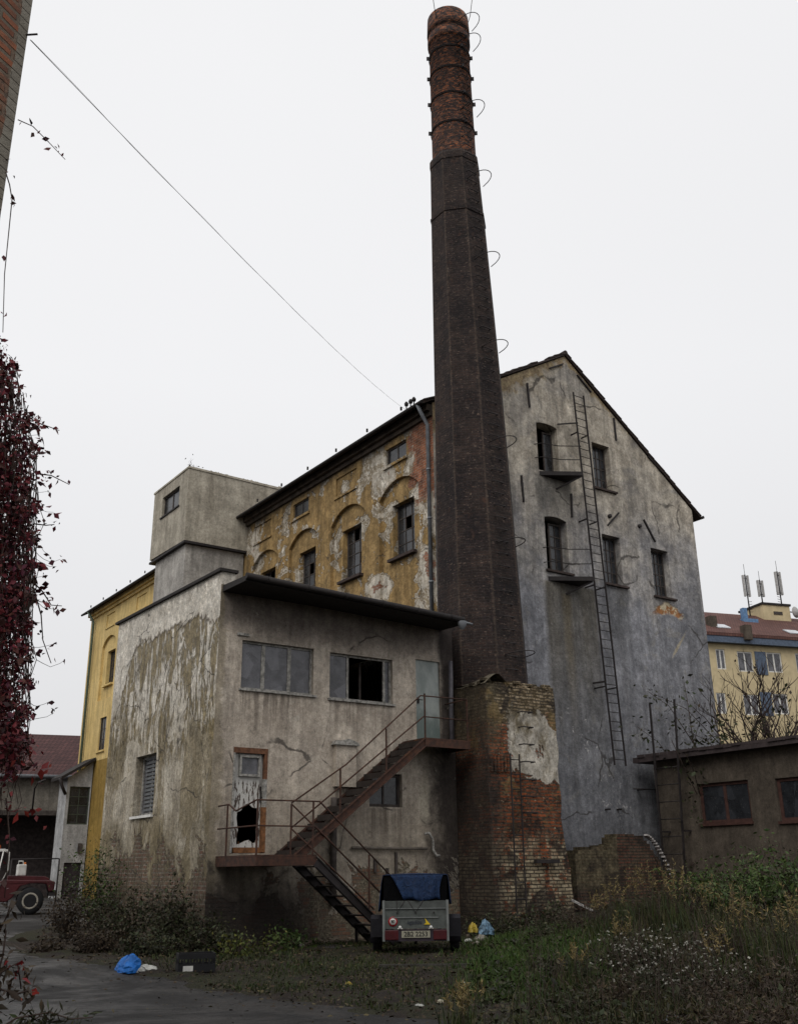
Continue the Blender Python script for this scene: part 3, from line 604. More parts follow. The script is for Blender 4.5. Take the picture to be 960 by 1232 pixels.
# ochre side wall (faces -X); u = y
SF = Face((XM, 0, 0), (0, 1, 0), (-1, 0, 0))
PB = 3.075
def side(y0, y1, ks, attic, blind, mat, name, low=(), zr0=8.2):
    holes = []; rec = MB(); mb = MB(); fr = []
    for k in ks:
        u0 = 23.32+PB*k; u1 = u0+2.22; holes.append(arch(u0, u1, zr0, 13.08, 13.58, 14))
        wu0, wu1 = u0+.42, u0+1.62
        zb = 10.95; SFi = Face((XM+.13, 0, 0), (0, 1, 0), (-1, 0, 0))
        wh = rect(wu0, wu1, zb, 12.78)
        rec = MB(); SFi.wall(rec, arch(u0-.01, u1+.01, zr0-.01, 13.09, 13.6, 14), [wh], .3); rec.build('recessed_panel', mat, main, recalc=False); fr.append((SFi, wu0, wu1, zb))
    for (a, b) in attic: holes.append(rect(a, b, 14.2, 14.8))
    for (a, b) in low: holes.append(rect(a, b, 7.55, 9.23))
    for (a, b) in blind:
        h = rect(a, b, 14.12, 14.82); holes.append(h); mbb = MB()
        SFb = Face((XM+.05, 0, 0), (0, 1, 0), (-1, 0, 0)); SFb.wall(mbb, rect(a-.005, b+.005, 14.115, 14.825), [], .1); mbb.build('blind_panel', mat, main, recalc=False)
    SF.wall(mb, [(y0, -.5), (y1, -.5), (y1, 15.5), (y0, 15.5)], holes, .13)
    mb.build(name, mat, main, recalc=False)
    for SFi, a, b, zb in fr:
        window(main, SFi, a, b, zb, 12.8, 3, 4, -.24, .05, .03, skip=((0, 1), (1, 3)) if random.random() < .5 else ((1, 2),))
        s = MB(); SFi.box(s, a-.12, b+.12, zb-.09, zb, -.2, .16); s.build('window_sill', TILED if mat is OCHRE else mat, main)
    for (a, b) in attic:
        window(main, SF, a, b, 14.2, 14.8, 2, 1, -.12, .05, .03); s = MB(); SF.box(s, a-.1, b+.1, 14.1, 14.19, -.05, .07); s.build('window_sill', mat, main)
    for (a, b) in blind:
        s = MB(); SF.box(s, a-.07, b+.07, 14.03, 14.11, -.02, .05); s.build('moulding', mat, main)
    for (a, b) in low:
        window(main, SF, a, b, 7.55, 9.23, 2, 3, -.12, .05, .03); s = MB(); SF.box(s, a-.1, b+.1, 7.45, 7.54, -.05, .09); s.build('window_sill', mat, main)
side(YG, 38.4, range(5), [(23.95, 25.12), (30.25, 31.43), (36.4, 37.6)], [(26.94, 28.3), (33.2, 34.62)], OCHRE, 'side_wall')
side(38.4, 54.75, [8.75], [(40.5, 41.6)], [(43.2, 44.6), (46.35, 47.69), (50.85, 52.1)], OCHRE2, 'painted_side_wall', low=[(50.75, 51.75)], zr0=10.2)
mb = MB(); mb.add([(29.4, YG, -.5), (29.4, 54.75, -.5), (29.36, 54.75, 14.3), (29.36, YG, 14.3)], [(0, 1, 2, 3)])
mb.add([(XM, 54.75, -.5), (29.4, 54.75, -.5), (29.36, 54.75, 14.3), (23.2, 54.75, 19.0), (XM, 54.75, 15.5)], [(0, 1, 2, 3, 4)])
mb.add([(XM+1, YG+.4, 10), (29, YG+.4, 10), (29, 54, 10), (XM+1, 54, 10)], [(0, 1, 2, 3)]); mb.add([(XM+1, YG+.6, 13.6), (29, YG+.6, 13.6), (29, 54, 13.6), (XM+1, 54, 13.6)], [(0, 1, 2, 3)])
mb.build('rear_wall', WAREM, main)
mb = MB()
SOOTC = plain('sooty_cornice', (.055, .042, .032), .9, .5, 3, bump=.6)
for Y0, Y1, m_, q in ((YG, 39., OCHRE, 0), (39., 54.75, OCHRE2, 1)):
    mb = MB(); mb.box(XM-.10, XM-.003, Y0, Y1, 15.05, 15.2); mb.box(XM-.22, XM-.003, Y0, Y1, 15.2, 15.42); mb.build('cornice', SOOTC if q == 0 else m_, main)
# roof slabs
mb = MB(); y0, y1 = YG-.07, 55.
def slab(mb, a, b, t):
    a = Vector((a[0], 0, a[1])); b = Vector((b[0], 0, b[1])); d = (b-a).normalized(); n = Vector((-d.z, 0, d.x)); n = n if n.z > 0 else -n
    q = [a, b, b+n*t, a+n*t]; mb.hexa([(p.x, y0, p.z) for p in q[:2]]+[(q[1].x, y1, q[1].z), (q[0].x, y1, q[0].z)]+[(q[3].x, y0, q[3].z), (q[2].x, y0, q[2].z), (q[2].x, y1, q[2].z), (q[3].x, y1, q[3].z)])
slab(mb, (XM-.45, 15.33), (23.2, 19.03), .07); slab(mb, (29.8, 14.02), (23.2, 19.03), .07)
# single verge tiles, slightly uneven
for (ax, az, bx, bz) in ((XM-.4, 15.43, 23.2, 19.1), (29.78, 14.1, 23.2, 19.1)):
    L = math.hypot(bx-ax, bz-az); nt = int(L/.33)
    for i in range(nt):
        if bx > ax and i in (17, 18) : continue
        t0, t1 = i/nt, (i+1.12)/nt; j = random.uniform(-.012, .03); p = Vector((ax+(bx-ax)*t0, 0, az+(bz-az)*t0+j+.03)); q = Vector((ax+(bx-ax)*t1, 0, az+(bz-az)*t1+j))
        mb.bar((p.x, YG+.02, p.z), (q.x, YG+.02, q.z), .24, .04)
mb.tube([(23.2, YG-.09, 19.12), (23.2, 55, 19.12)], .09, 8)
mb.build('roof', TILED, main)
mb = MB()
for X, Z in ((XM-.5, 15.36), (29.86, 14.08)):
    mb.tube([(X, YG-.12, Z), (X, 55, Z)], .06, 8)
for k in range(16): mb.bar((XM-.5, YG+1+2*k, 15.5), (XM-.5, YG+1+2*k, 15.62), .05)
mb.build('gutter', ROOFD, main)
mb = MB(); mb.tube([(XM-.5, YG+.12, 15.35), (XM-.3, YG+.12, 15.0), (XM-.12, YG+.12, 14.75), (XM-.12, YG+.12, 8.3)], .06, 8)
for z in (9.6, 11.6, 13.2): mb.tube([(XM-.12, YG+.12, z), (XM-.12, YG+.12, z+.06)], .075, 8)
mb.build('downpipe', ZINC, main)
mb = MB(); mb.tube([(XM-.5, 53.9, 15.35), (XM-.15, 53.9, 14.8), (XM-.12, 53.9, .3)], .07, 8); mb.build('downpipe', plain('green_pipe', (.09, .12, .09), .6), main)
# wire insulators on the eave
for px in (489, 494, 498):
    p = atX(px, 494-.62*(px-489), XM-.45); mb = MB(); mb.tube([p, p+np.array([0, 0, .25])], .02, 6); mb.lathe([(.0, .0), (.06, .02), (.07, .1), (.03, .16), (0, .17)], 10, p+np.array([0, 0, .15])); mb.build('insulator', IRON, main)

# ------------------------------------------------------------------ annex
YA, XA = 20.5, 9.35
ann = empty('annex_building', (12.7, YA, 0), 'two-storey flat-roofed annex with stained grey front and flaking whitewashed left side', 'building')
AF = Face((0, YA, 0), (1, 0, 0), (0, -1, 0)); AL = Face((XA, 0, 0), (0, 1, 0), (-1, 0, 0))
mb = MB(); w1 = (9.95, 11.85, 5.53, 6.65); w2 = (12.3, 14.15, 5.5, 6.62); bd = (14.87, 15.64, 4.62, 6.72); wd = (9.85, 10.7, 1.98, 4.22); lw = (13.44, 14.4, 3.03, 3.81)
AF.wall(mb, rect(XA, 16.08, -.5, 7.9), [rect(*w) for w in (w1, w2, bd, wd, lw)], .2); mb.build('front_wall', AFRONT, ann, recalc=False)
mb = MB(); sw = (23.76, 25.1, 2.93, 4.39)
AL.wall(mb, [(YA, -.5), (27.3, -.5), (27.3, 8.3), (YA, 8.2)], [rect(*sw)], .3); mb.build('left_wall', ALEFT, ann, recalc=False)
mb = MB(); mb.add([(XA, YA, 7.9), (XA+.34, YA, 7.9), (XA+.34, YA, 8.2), (XA, YA, 8.2)], [(0, 1, 2, 3)]); mb.add([(XA+.34, YA, 7.5), (XA+.34, 27.3, 7.5), (XA+.34, 27.3, 8.3), (XA+.34, YA, 8.2)], [(0, 1, 2, 3)])
mb.build('parapet', ALEFT, ann, recalc=False)
mb = MB(); mb.add([(XA, 27.3, -.5), (XM, 27.3, -.5), (XM, 27.3, 8.3), (XA, 27.3, 8.3)], [(0, 1, 2, 3)]); mb.add([(16.08, YA, -.5), (16.08, 22.5, -.5), (16.08, 22.5, 7.9), (16.08, YA, 7.9)], [(0, 1, 2, 3)])
mb.add([(16.08, 22.5, -.5), (XM, 22.5, -.5), (XM, 22.5, 7.9), (16.08, 22.5, 7.9)], [(0, 1, 2, 3)])
mb.add([(XA+.1, YA+.3, 4.5), (16, YA+.3, 4.5), (16, 27.2, 4.5), (XA+.1, 27.2, 4.5)], [(0, 1, 2, 3)])
mb.build('rear_wall', WAREM, ann)
mb = MB(); mb.hexa([(XA-.08, YA-.06, 8.2), (XA+.4, YA-.06, 8.2), (XA+.4, 27.4, 8.3), (XA-.08, 27.4, 8.3), (XA-.08, YA-.06, 8.27), (XA+.4, YA-.06, 8.27), (XA+.4, 27.4, 8.37), (XA-.08, 27.4, 8.37)]); mb.build('coping', ROOFD, ann)
YE = 19.32
mb = MB(); mb.hexa([(XA+.04, YE, 7.70), (15.62, YE, 7.50), (15.9, 22.45, 7.7), (XA+.04, 22.45, 7.75), (XA+.04, YE, 7.82), (15.62, YE, 7.62), (15.9, 22.45, 7.9), (XA+.04, 22.45, 7.95)])
mb.box(XA+.36, 17.1, 22.46, 27.3, 7.9, 8.12)
mb.build('roof', ROOFD, ann)
mb = MB(); mb.tube([(XA+.02, YE-.07, 7.8), (15.5, YE-.07, 7.58)], .07, 10)
for k in range(6): x = XA+.5+1.05*k; z = 7.8-.0363*(x-XA); mb.tube([(x, YE-.07, z), (x+.04, YE-.07, z-.002)], .08, 10)
mb.build('gutter', plain('gutter_sheet', (.02, .0165, .016), .75), ann)
mb = MB(); mb.lathe([(.04, 0), (.09, .06), (.12, .16), (.12, .2)], 10, (15.44, YE-.07, 7.33)); mb.tube([(15.52, YE-.07, 7.52), (15.78, YE-.07, 7.5)], .03, 6); mb.build('hopper', ZINC, ann)
mb = MB(); mb.tube([(15.9, YA-.14, 6.75), (15.86, YA-.14, 4.4)], .06, 8); mb.build('downpipe', plain('grey_pipe', (.085, .08, .09), .6), ann)
mb = MB(); AF.box(mb, 9.8, 10.1, 6.74, 6.80, .002, .05); mb.build('lintel_stub', OLDWHITE, ann)
wf = OLDWHITE
window(ann, AF, *w1, 3, 1, -.14, .05, .09, OLDWHITE, GLASSG, xs=[10.0, 10.55, 11.24, 11.8], label='closed three-light window with flaking frame')
window(ann, AF, *w2, 3, 1, -.14, .05, .06, OLDWHITE, GLASSG, skip=((1, 0),), xs=[12.35, 12.87, 13.95, 14.1], label='wide window with one light open and dark')
mb = MB(); AF.box(mb, 13.5, 13.55, 5.56, 6.56, -.6, -.55); mb.build('window_post', DKFRAME, ann)
window(ann, AF, *lw, 2, 1, -.16, .07, .05, DKFRAME, GLASS)
for (u0, u1, v) in ((9.9, 11.92, 5.53), (12.25, 14.2, 5.5)):
    mb = MB(); AF.box(mb, u0, u1, v-.05, v, -.14, .06); mb.build('window_sill', OLDWHITE, ann)
# blue-grey door
dm = Mat('faded_blue_door'); dn = dm.noise(3, 5, .65, k=(1, 1, .5)); dz = dm.add(dm.pos()[3], dm.mul(dm.add(dn, -.5), 1.2))
DOORB = dm.end(dm.mix(dm.step(dz, 4.9, 5.6), (.13, .165, .155), dm.mix(dm.step(dn, .35, .65), (.22, .25, .24), (.34, .365, .35))), .6, dn, .3, .01)
mb = MB(); AF.box(mb, 14.87, 15.64, 4.62, 6.72, -.09, -.05); d = mb.build('door', DOORB, ann, 'faded blue-grey door at the top of the steps')
mb = MB(); AF.box(mb, 14.93, 14.97, 5.6, 5.75, -.05, -.01); mb.tube([(14.95, YA+.03, 5.68), (14.95, YA-.03, 5.68), (15.06, YA-.03, 5.68)], .012, 5); mb.build('handle', IRON, d)
# broken white door
wm = Mat('scabby_white_door'); wn = wm.noise(7, 6, .72, k=(2.2, 1, .5)); 
WDOOR = wm.end(wm.mix(wm.mul(wm.step(wn, .5, .56), wm.step(wm.pos()[3], 3.45, 3.55, 1, .15)), (.5, .49, .46), (.07, .05, .04)), .8, wn, .6, .01)
hole = []
for i in range(22):
    t = 2*math.pi*i/22; r = 1+.12*math.sin(5*t)+.1*random.uniform(-1, 1); hole.append((10.31+.27*max(-1, min(1, 1.25*math.cos(t)))*r, 2.58+.40*max(-.95, min(1, 1.2*math.sin(t)))*r))
DF = Face((0, YA+.1, 0), (1, 0, 0), (0, -1, 0)); mb = MB()
DF.wall(mb, rect(9.9, 10.65, 2.02, 4.1), [hole, rect(10.05, 10.53, 3.62, 4.04)], .05)
d = mb.build('door', WDOOR, ann, 'scabby white door with its lower panel broken through', recalc=False)
mb = MB()
for q in ((10.03, 10.08, 3.6, 4.06), (10.5, 10.55, 3.6, 4.06), (10.08, 10.5, 3.6, 3.65), (10.08, 10.5, 4.01, 4.06)): AF.box(mb, *q, -.1, -.03)
w = mb.build('door_window', OLDWHITE, d); mb = MB(); AF.box(mb, 10.08, 10.5, 3.65, 4.01, -.09, -.08); mb.build('pane', GLASSG, w)
mb = MB(); mb.tube([(10.6, YA+.08, 3.15), (10.6, YA+.02, 3.15), (10.6, YA+.02, 3.3)], .012, 5); AF.box(mb, 10.58, 10.62, 3.05, 3.4, -.1, -.085); mb.build('handle', IRON, d)
OR = plain('orange_bare_wood', (.17, .075, .03), .8, .4, 12)
mb = MB(); AF.box(mb, 10.60, 10.698, 2.0, 2.95, -.08, .01); AF.box(mb, 9.95, 10.6, 1.99, 2.1, -.085, -.02); mb.build('door_frame', OR, ann); mb = MB(); AF.box(mb, 9.852, 10.698, 4.1, 4.218, -.1, .012); AF.box(mb, 10.62, 10.698, 3.55, 4.1, -.08, .008); mb.build('door_frame', plain('brown_bare_wood', (.12, .055, .03), .85, .4, 12), ann)
mb = MB(); AF.box(mb, 9.852, 9.9, 1.99, 4.1, -.1, .01); AF.box(mb, 10.6, 10.7, 2.95, 3.55, -.06, .009); mb.build('door_frame', OLDWHITE, ann)
mb = MB(); R5 = random.Random(4)
for k in range(16):
    x = 10.02+.035*k+R5.uniform(-.01, .01); h_ = R5.uniform(.03, .16); mb.prism([(x-.03, 2.06), (x+.03, 2.06), (x+R5.uniform(-.03, .03), 2.1+h_)], .0, .012, lambda a, b, h: (a, YA+.11+h, b))
mb.build('splintered_panel', OR, ann)
# side window with louvred shutter
window(ann, AL, *sw, 2, 1, -.24, .07, .09, OLDWHITE, GLASSG, label='deep side window with slatted shutter')
mb = MB()
for i in range(14): z = 3.05+i*.095; AL.box(mb, 23.95, 24.85, z, z+.055, -.215, -.18)
mb.build('shutter', plain('grey_louvre', (.11, .115, .12), .6), ann)
mb = MB(); AL.box(mb, 23.72, 25.14, 2.87, 2.93, -.24, .06); mb.build('window_sill', WHITEP, ann)
# meter niche with cracked cap
mb = MB(); AF.box(mb, 12.42, 12.98, 3.45, 4.4, .002, .14); nb = mb.build('meter_box', AFRONT, ann); mb = MB(); mb.prism([(12.36, 4.4), (13.06, 4.4), (13.0, 4.47), (12.75, 4.55), (12.55, 4.5), (12.4, 4.5)], -.2, .0, lambda a, b, h: (a, YA+h, b)); mb.build('cap', OLDWHITE, nb)
# pipes
mb = MB(); mb.tube([(12.9, YA-.08, 2.1), (15.05, YA-.08, 2.08)], .035, 6); mb.build('pipe', plain('old_pipe', (.14, .12, .1), .7), ann)
mb = MB(); mb.tube([(12.4, YA-.1, 3.2), (12.4, YA-.1, .9)], .075, 8); mb.build('pipe', DKFRAME, ann)
mb = MB(); mb.tube([(14.98, YA-.1, 2.42), (15.1, YA-.12, 2.44), (15.2, YA-.12, 2.3), (15.23, YA-.1, 2.05), (15.32, YA-.1, 1.92), (15.42, YA-.1, 1.92)], .035, 8); mb.build('hose', OLDWHITE, ann, 'bent white pipe end on the wall')
for x, z0, z1 in ((13.55, 1.55, 1.85), (13.9, 1.25, 1.65), (14.15, 1.5, 2.0)): mb = MB(); AF.box(mb, x, x+.06, z0, z1, .002, .05); mb.build('bracket', DKFRAME, ann)

# ------------------------------------------------------------------ lift tower
YT, XT0 = 35.3, 14.42
tw = empty('lift_tower', (XT0+1.5, YT+1.8, 8), 'grey concrete lift tower with overhanging top storey rising behind the annex', 'tower')
TL = Face((XT0, 0, 0), (0, 1, 0), (-1, 0, 0)); mb = MB()
TL.wall(mb, [(YT, 14.0), (38.95, 14.08), (38.95, 17.08), (YT, 17.08)], [rect(36.15, 37.95, 15.72, 16.6)], .25)
mb.add([(XT0, YT, 14.0), (18.9, YT, 14.0), (18.9, YT, 17.0), (XT0, YT, 17.08)], [(0, 1, 2, 3)])
mb.add([(XT0, 38.95, 14.08), (18.9, 38.95, 14.0), (18.9, 38.95, 17.0), (XT0, 38.95, 17.08)], [(0, 1, 2, 3)])
mb.add([(18.9, YT, 14.0), (18.9, 38.95, 14.0), (18.9, 38.95, 17.0), (18.9, YT, 17.0)], [(0, 1, 2, 3)])
mb.add([(XT0, YT, 14.0), (18.9, YT, 14.0), (18.9, 38.95, 14.0), (XT0, 38.95, 14.08)], [(0, 1, 2, 3)])
mb.build('upper_shaft', TOWER, tw, recalc=False)
mb = MB(); mb.hexa([(XT0-.03, YT-.03, 17.07), (18.95, YT-.03, 17.0), (18.95, 39, 17.0), (XT0-.03, 39, 17.07), (XT0-.02, YT-.02, 17.16), (18.95, YT-.02, 17.1), (18.95, 39, 17.1), (XT0-.02, 39, 17.16)])
for i in range(26): mb.lathe([(random.uniform(.05, .11), 0), (.02, random.uniform(.03, .09))], 6, (XT0+random.random()*4.3, YT+.05+random.random()*.1, 17.13-.0))
mb.build('roof_edge', TOWER, tw)
mb = MB(); mb.box(XT0+.14, 17.1, YT+.17, 38.6, 7.5, 13.998); mb.build('lower_shaft', TOWER2, tw)
mb = MB(); mb.box(XT0-.02, 17.12, YT-.02, 38.97, 13.9, 13.985); mb.build('drip_edge', IRON, tw)
window(tw, TL, 36.15, 37.95, 15.72, 16.6, 2, 1, -.15, .06, .08, DKFRAME, GLASS); mb = MB(); TL.box(mb, 36.05, 38.05, 15.65, 15.71, -.15, .05); mb.build('window_sill', IRON, tw)

# ------------------------------------------------------------------ chimney
def axx(z): return float(np.interp(z, [0, 7, 15, 20, 24, 30.5], [17.6, 17.55, 17.42, 17.3, 17.18, 17.12]))
YC = 21.0
def stack(secs, nseg, off, capped=False):
    mb = MB(); uv = []; rings = []
    for (z, r) in secs: rings.append((z, r))
    vs = []; m = nseg
    for (z, r) in rings:
        R = r/math.cos(math.pi/m) if m == 8 else r
        for k in range(m):
            t = 2*math.pi*(k+off)/m; vs.append((axx(z)+R*math.cos(t), YC+R*math.sin(t), z))
    fs = []; us = []
    for i in range(len(rings)-1):
        for k in range(m):
            j = (k+1) % m; fs.append((i*m+k, i*m+j, (i+1)*m+j, (i+1)*m+k))
            r0, r1 = rings[i][1], rings[i+1][1]; s = 2*math.pi/m
            us.append([(k*s, rings[i][0]), ((k+1)*s, rings[i][0]), ((k+1)*s, rings[i+1][0]), (k*s, rings[i+1][0])])
    mb.add(vs, fs, m > 8); return mb, us
def build_stack(secs, nseg, off, name, mat, parent):
    mb, us = stack(secs, nseg, off); o = mb.build(name, mat, parent, recalc=False); l = o.data.uv_layers.new(name='wall'); i = 0
    for q in us:
        for c in q: l.data[i].uv = c; i += 1
    return o
ch = empty('factory_chimney', (17.6, YC, 0), 'tall tapering octagonal brick chimney with round orange-brown top beside the grey gable', 'chimney')
def rr(z): return float(np.interp(z, [0, 7, 15, 20, 23.7], [1.27, 1.17, 1.0, .88, .765]))
build_stack([(z, rr(z)) for z in (-.5, 0, 4, 7, 11, 15, 18, 21.3)]+[(21.32, rr(21.3)+.025), (21.4, rr(21.3)+.025), (21.42, rr(21.45)), (23.35, rr(23.35)), (23.37, rr(23.3)+.02), (23.6, rr(23.6)+.02), (23.72, .735)], 8, .5, 'shaft', CHIM, ch)
build_stack([(23.6, .73), (28.6, .69), (28.62, .74), (28.9, .74), (28.92, .7), (29.1, .7), (29.12, .75), (29.35, .74), (29.8, .72), (29.85, .55), (29.4, .45)], 28, 0, 'round_top', CHIMT, ch)
mb = MB(); mb.lathe([(0, 0), (.6, .0)], 16, (17.13, YC, 29.5)); mb.build('flue_cap', BLACKIN, ch)
def ring(z, r, t, n=36): return [(axx(z)+r*math.cos(2*math.pi*k/n), YC+r*math.sin(2*math.pi*k/n), z) for k in range(n)]
for z in (24.9, 26.1, 27.2, 28.1):
    r = .74-.007*(z-24)
    mb = MB(); 
    for dz in (-.025, .025): mb.tube(ring(z+dz, r, 0), .014, 5, closed=True)
    for a in (rad(150), rad(-40), rad(60), rad(-120+25)): c, s_ = math.cos(a), math.sin(a); mb.bar((axx(z)+c*(r-.02), YC+s_*(r-.02), z), (axx(z)+c*(r+.09), YC+s_*(r+.09), z), .05, .13)
    mb.build('iron_band', IRON, ch)
# safety hoops and step irons on the facet facing the viewer's right (-Y)
for px, py in ((551, 15), (556, 42), (562, 123), (571, 211), (580, 311), (589, 418), (598, 534), (608, 656), (618, 790)):
    z = atY(px, py, YC-1.1)[2]; r = rr(z) if z < 23.6 else .72; x = axx(z)+.12; y = YC-r; pts = []
    for i in range(13):
        t = math.pi*i/12; pts.append((x-.34*math.cos(t), y-.02-.68*math.sin(t)**.75, z+.02*math.sin(t)))
    mb = MB(); mb.tube(pts, .014, 5); mb.build('safety_hoop', IRON, ch)
z = 6.6; k = 0
while z < 29.2:
    r = rr(z) if z < 23.6 else .73; x = axx(z)-.03; y = YC-r
    mb = MB(); mb.tube([(x-.17, y+.05, z), (x-.17, y-.1, z-.01), (x+.17, y-.1, z-.01), (x+.17, y+.05, z)], .016, 5); mb.build('step_iron', IRON, ch); z += .36
for a, l in ((200, .62), (-60, .8), (60, .55)):
    c, s_ = math.cos(rad(a)), math.sin(rad(a)); mb = MB(); mb.tube([(17.12+c*.72, YC+s_*.72, 29.3), (17.12+c*.85, YC+s_*.85, 29.7), (17.12+c*.95, YC+s_*.95, 29.6+l)], .012, 5); mb.build('lightning_rod', IRON, ch)

# ------------------------------------------------------------------ flue block at the foot
bl = empty('brick_flue_block', (17.3, 19.9, .2), 'crumbling brick block with pale render patch standing at the foot of the chimney', 'brick block')
mb = MB(); prof = [(18.6, -.4), (18.58, 1.2), (18.5, 2.4), (18.42, 2.6), (18.42, 6.02)]
fr_ = [(16.06, -.4), (16.07, 6.0)]
nz_ = 26; zz_ = [(-.4+6.42*i/nz_) for i in range(nz_+1)]; nx_ = 12; vs = []
def rgt(z): return float(np.interp(z, [p[1] for p in prof], [p[0] for p in prof]))
rn = random.Random(3)
for z in zz_:
    for i in range(nx_+1):
        x0, x1 = 16.07, rgt(z)+rn.uniform(-.03, .03); j = rn.uniform(-.025, .025); fl = .08*max(0, 2.2-z)/2.2
        vs.append((x0+(x1-x0)*i/nx_, 19.2-fl+j, z))
fs = [(b*(nx_+1)+i, b*(nx_+1)+i+1, (b+1)*(nx_+1)+i+1, (b+1)*(nx_+1)+i) for b in range(nz_) for i in range(nx_)]
mb.add(vs, fs)
n1 = nx_+1
for side_i, xo in ((0, 16.07), (nx_, 18.4)):
    vv = []
    for b, z in enumerate(zz_):
        p = vs[b*n1+side_i]; vv += [p, (p[0], 19.85, z), (p[0], 20.48, z)]
    mb.add(vv, [(b*3+i, b*3+i+1, (b+1)*3+i+1, (b+1)*3+i) for b in range(nz_) for i in range(2)])
t = nz_*n1; vv = [vs[t+i] for i in range(n1)]+[(vs[t+i][0], 20.48, 6.1) for i in range(n1)]; mb.add(vv, [(i, i+1, n1+i+1, n1+i) for i in range(nx_)])
for i in range(60):
    x = rn.uniform(16.1, 18.3); y = rn.uniform(19.22, 19.75); z = 6.02+rn.choice([0, 0, .07]); a = .13; mb.box(x-a, x+a, y-.06, y+.06, z, z+.07)
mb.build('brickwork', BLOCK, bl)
mb = MB(); vs = []; 
for i in range(9):
    for j in range(6):
        u, v = i/8, j/5; x = 16.05+.95*u; y = 19.16+1.2*v; z = 6.0+.34*max(0, 1-abs(u-.42)*2.1)*(1-.4*v)+rn.uniform(-.03, .03); vs.append((x, y, z))
mb.add(vs, [(i*6+j, i*6+j+1, (i+1)*6+j+1, (i+1)*6+j) for i in range(8) for j in range(5)]); mb.build('mortar_cap', plain('mossy_mortar', (.1, .085, .06), .95, .4, 8), bl)
for i, z in enumerate((5.36, 4.98, 4.55, 4.12, 3.68, 3.28, 2.9)):
    mb = MB(); mb.tube([(17.12, 19.22, z), (17.12, 19.02, z), (17.46, 19.02, z), (17.46, 19.22, z)], .016, 5); mb.build('step_iron', IRON, bl)
# ornamental brick band
mb = MB()
for i in range(7): mb.box(16.14+.11*i, 16.2+.11*i, 19.165, 19.19, 3.85, 4.25)
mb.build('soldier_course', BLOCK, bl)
mb = MB(); mb.box(17.35, 18.1, 19.02, 19.15, 1.72, 1.80); mb.build('ledge', IRON, bl)

def ladder(name, a, b, w, n, label, group=None, r=.025, ax=(1, 0, 0), rung=.014, stub=(), top=True):
    a = Vector(a); b = Vector(b); ax = Vector(ax)*(w/2); e = empty(name, a, label, 'ladder', group)
    for s in (-1, 1): mb = MB(); mb.bar(a+ax*s, b+ax*s, r*1.1, r*2); mb.build('rail', IRON, e)
    for i in range(n):
        p = a+(b-a)*((i+.6)/n); mb = MB(); mb.tube([p-ax, p+ax], rung, 5); mb.build('rung', IRON, e)
    for t, ln in stub:
        p = a+(b-a)*t
        for s in (-1, 1): mb = MB(); mb.bar(p+ax*s, p+ax*s+Vector(ln), .04); mb.build('bracket', IRON, e)
    return e
ladder('narrow_ladder', (16.7, 18.95, .35), (16.86, 19.1, 4.3), .3, 11, 'narrow rusty ladder leaning on the brick block below the step irons', r=.018)
pt, pb_ = atY(695.5, 474, 22.2), atY(746, 921, 21.95)
gl = ladder('gable_ladder', pb_, pt, .5, 44, 'long iron ladder climbing the grey gable past both platforms', r=.028, stub=((.19, (0, .5, 0)), (.45, (0, .5, 0)), (.63, (0, .45, 0)), (.88, (0, .35, 0))))
t = MB(); t.bar(pt+np.array([-.95, .2, -1.35]), pt+np.array([-.2, -.05, -1.2]), .04); t.build('bracket', IRON, gl)
t = MB(); t.bar(atY(713, 822, 22.45), atY(728, 820, 22.0), .05); t.build('bracket', IRON, gl)

# ------------------------------------------------------------------ staircase
st = empty('metal_staircase', (11.5, 19.5, .13), 'rusty steel staircase with two flights and a landing below the broken white door', 'staircase')
XL0, XL1, ZL, YF = 9.53, 10.92, 1.92, 18.62; YM = 19.56
TREAD = plain('dark_steel_tread', (.03, .023, .02), .75)
mb = MB(); mb.box(XL0, XL1, YF, YA-.02, ZL-.04, ZL); mb.build('landing', RUST, st)
mb = MB()
for q in ((XL0, XL1, YF, YF+.06), (XL0, XL0+.06, YF+.06, YA-.02), (XL1-.06, XL1, YF+.06, YA-.02), (XL0+.06, XL1-.06, YM-.03, YM+.03)): mb.box(*q, ZL-.21, ZL-.043)
mb.build('landing_frame', RUST, st)
XU, ZU = 14.42, 4.6
mb = MB(); mb.box(XU, 15.8, YM-.03, YA-.02, ZU-.04, ZU); mb.build('platform', RUST, st)
mb = MB()
for q in ((XU, 15.8, YM-.03, YM+.03), (XU, XU+.06, YM+.03, YA-.02), (15.74, 15.8, YM+.03, YA-.02)): mb.box(*q, ZU-.21, ZU-.043)
mb.build('platform_frame', RUST, st)
def flight(x0, z0, x1, z1, ya, yb, n, tint, open_=False):
    for y in (ya, yb):
        mb = MB(); mb.bar((x0, y, z0-.10), (x1, y, z1-.10), .012, .2); dz = .1
        mb.bar((x0, y-.012, z0-.005), (x1, y-.012, z1-.005), .05, .014); mb.bar((x0, y-.012, z0-.2), (x1, y-.012, z1-.2), .05, .014)
        mb.build('stringer', tint, st)
    for i in range(n):
        t = (i+.75)/n; x = x0+(x1-x0)*t; z = z0+(z1-z0)*t; s = 1 if x1 > x0 else -1
        mb = MB(); mb.box(x-.13, x+.13, ya+.02, yb-.02, z-.06, z-.035)
        if not open_: mb.box(x-.133, x-.118, ya+.02, yb-.02, z-.16, z-.03)
        mb.build('tread', TREAD, st)
flight(XL1-.02, ZL, XU+.02, ZU, YM, YA-.06, 14, RUST)
flight(XL1-.02, ZL-.04, 13.05, .12, YF, YM-.06, 9, IRON, True)
def rails(pts_list, posts):
    for pts in pts_list: mb = MB(); mb.tube(pts, .018, 6); mb.build('handrail', RUST, st)
    for p, q in posts: mb = MB(); mb.bar(p, q, .03); mb.build('post', RUST, st)
ZR, ZM2 = ZL+1.05, ZL+.55
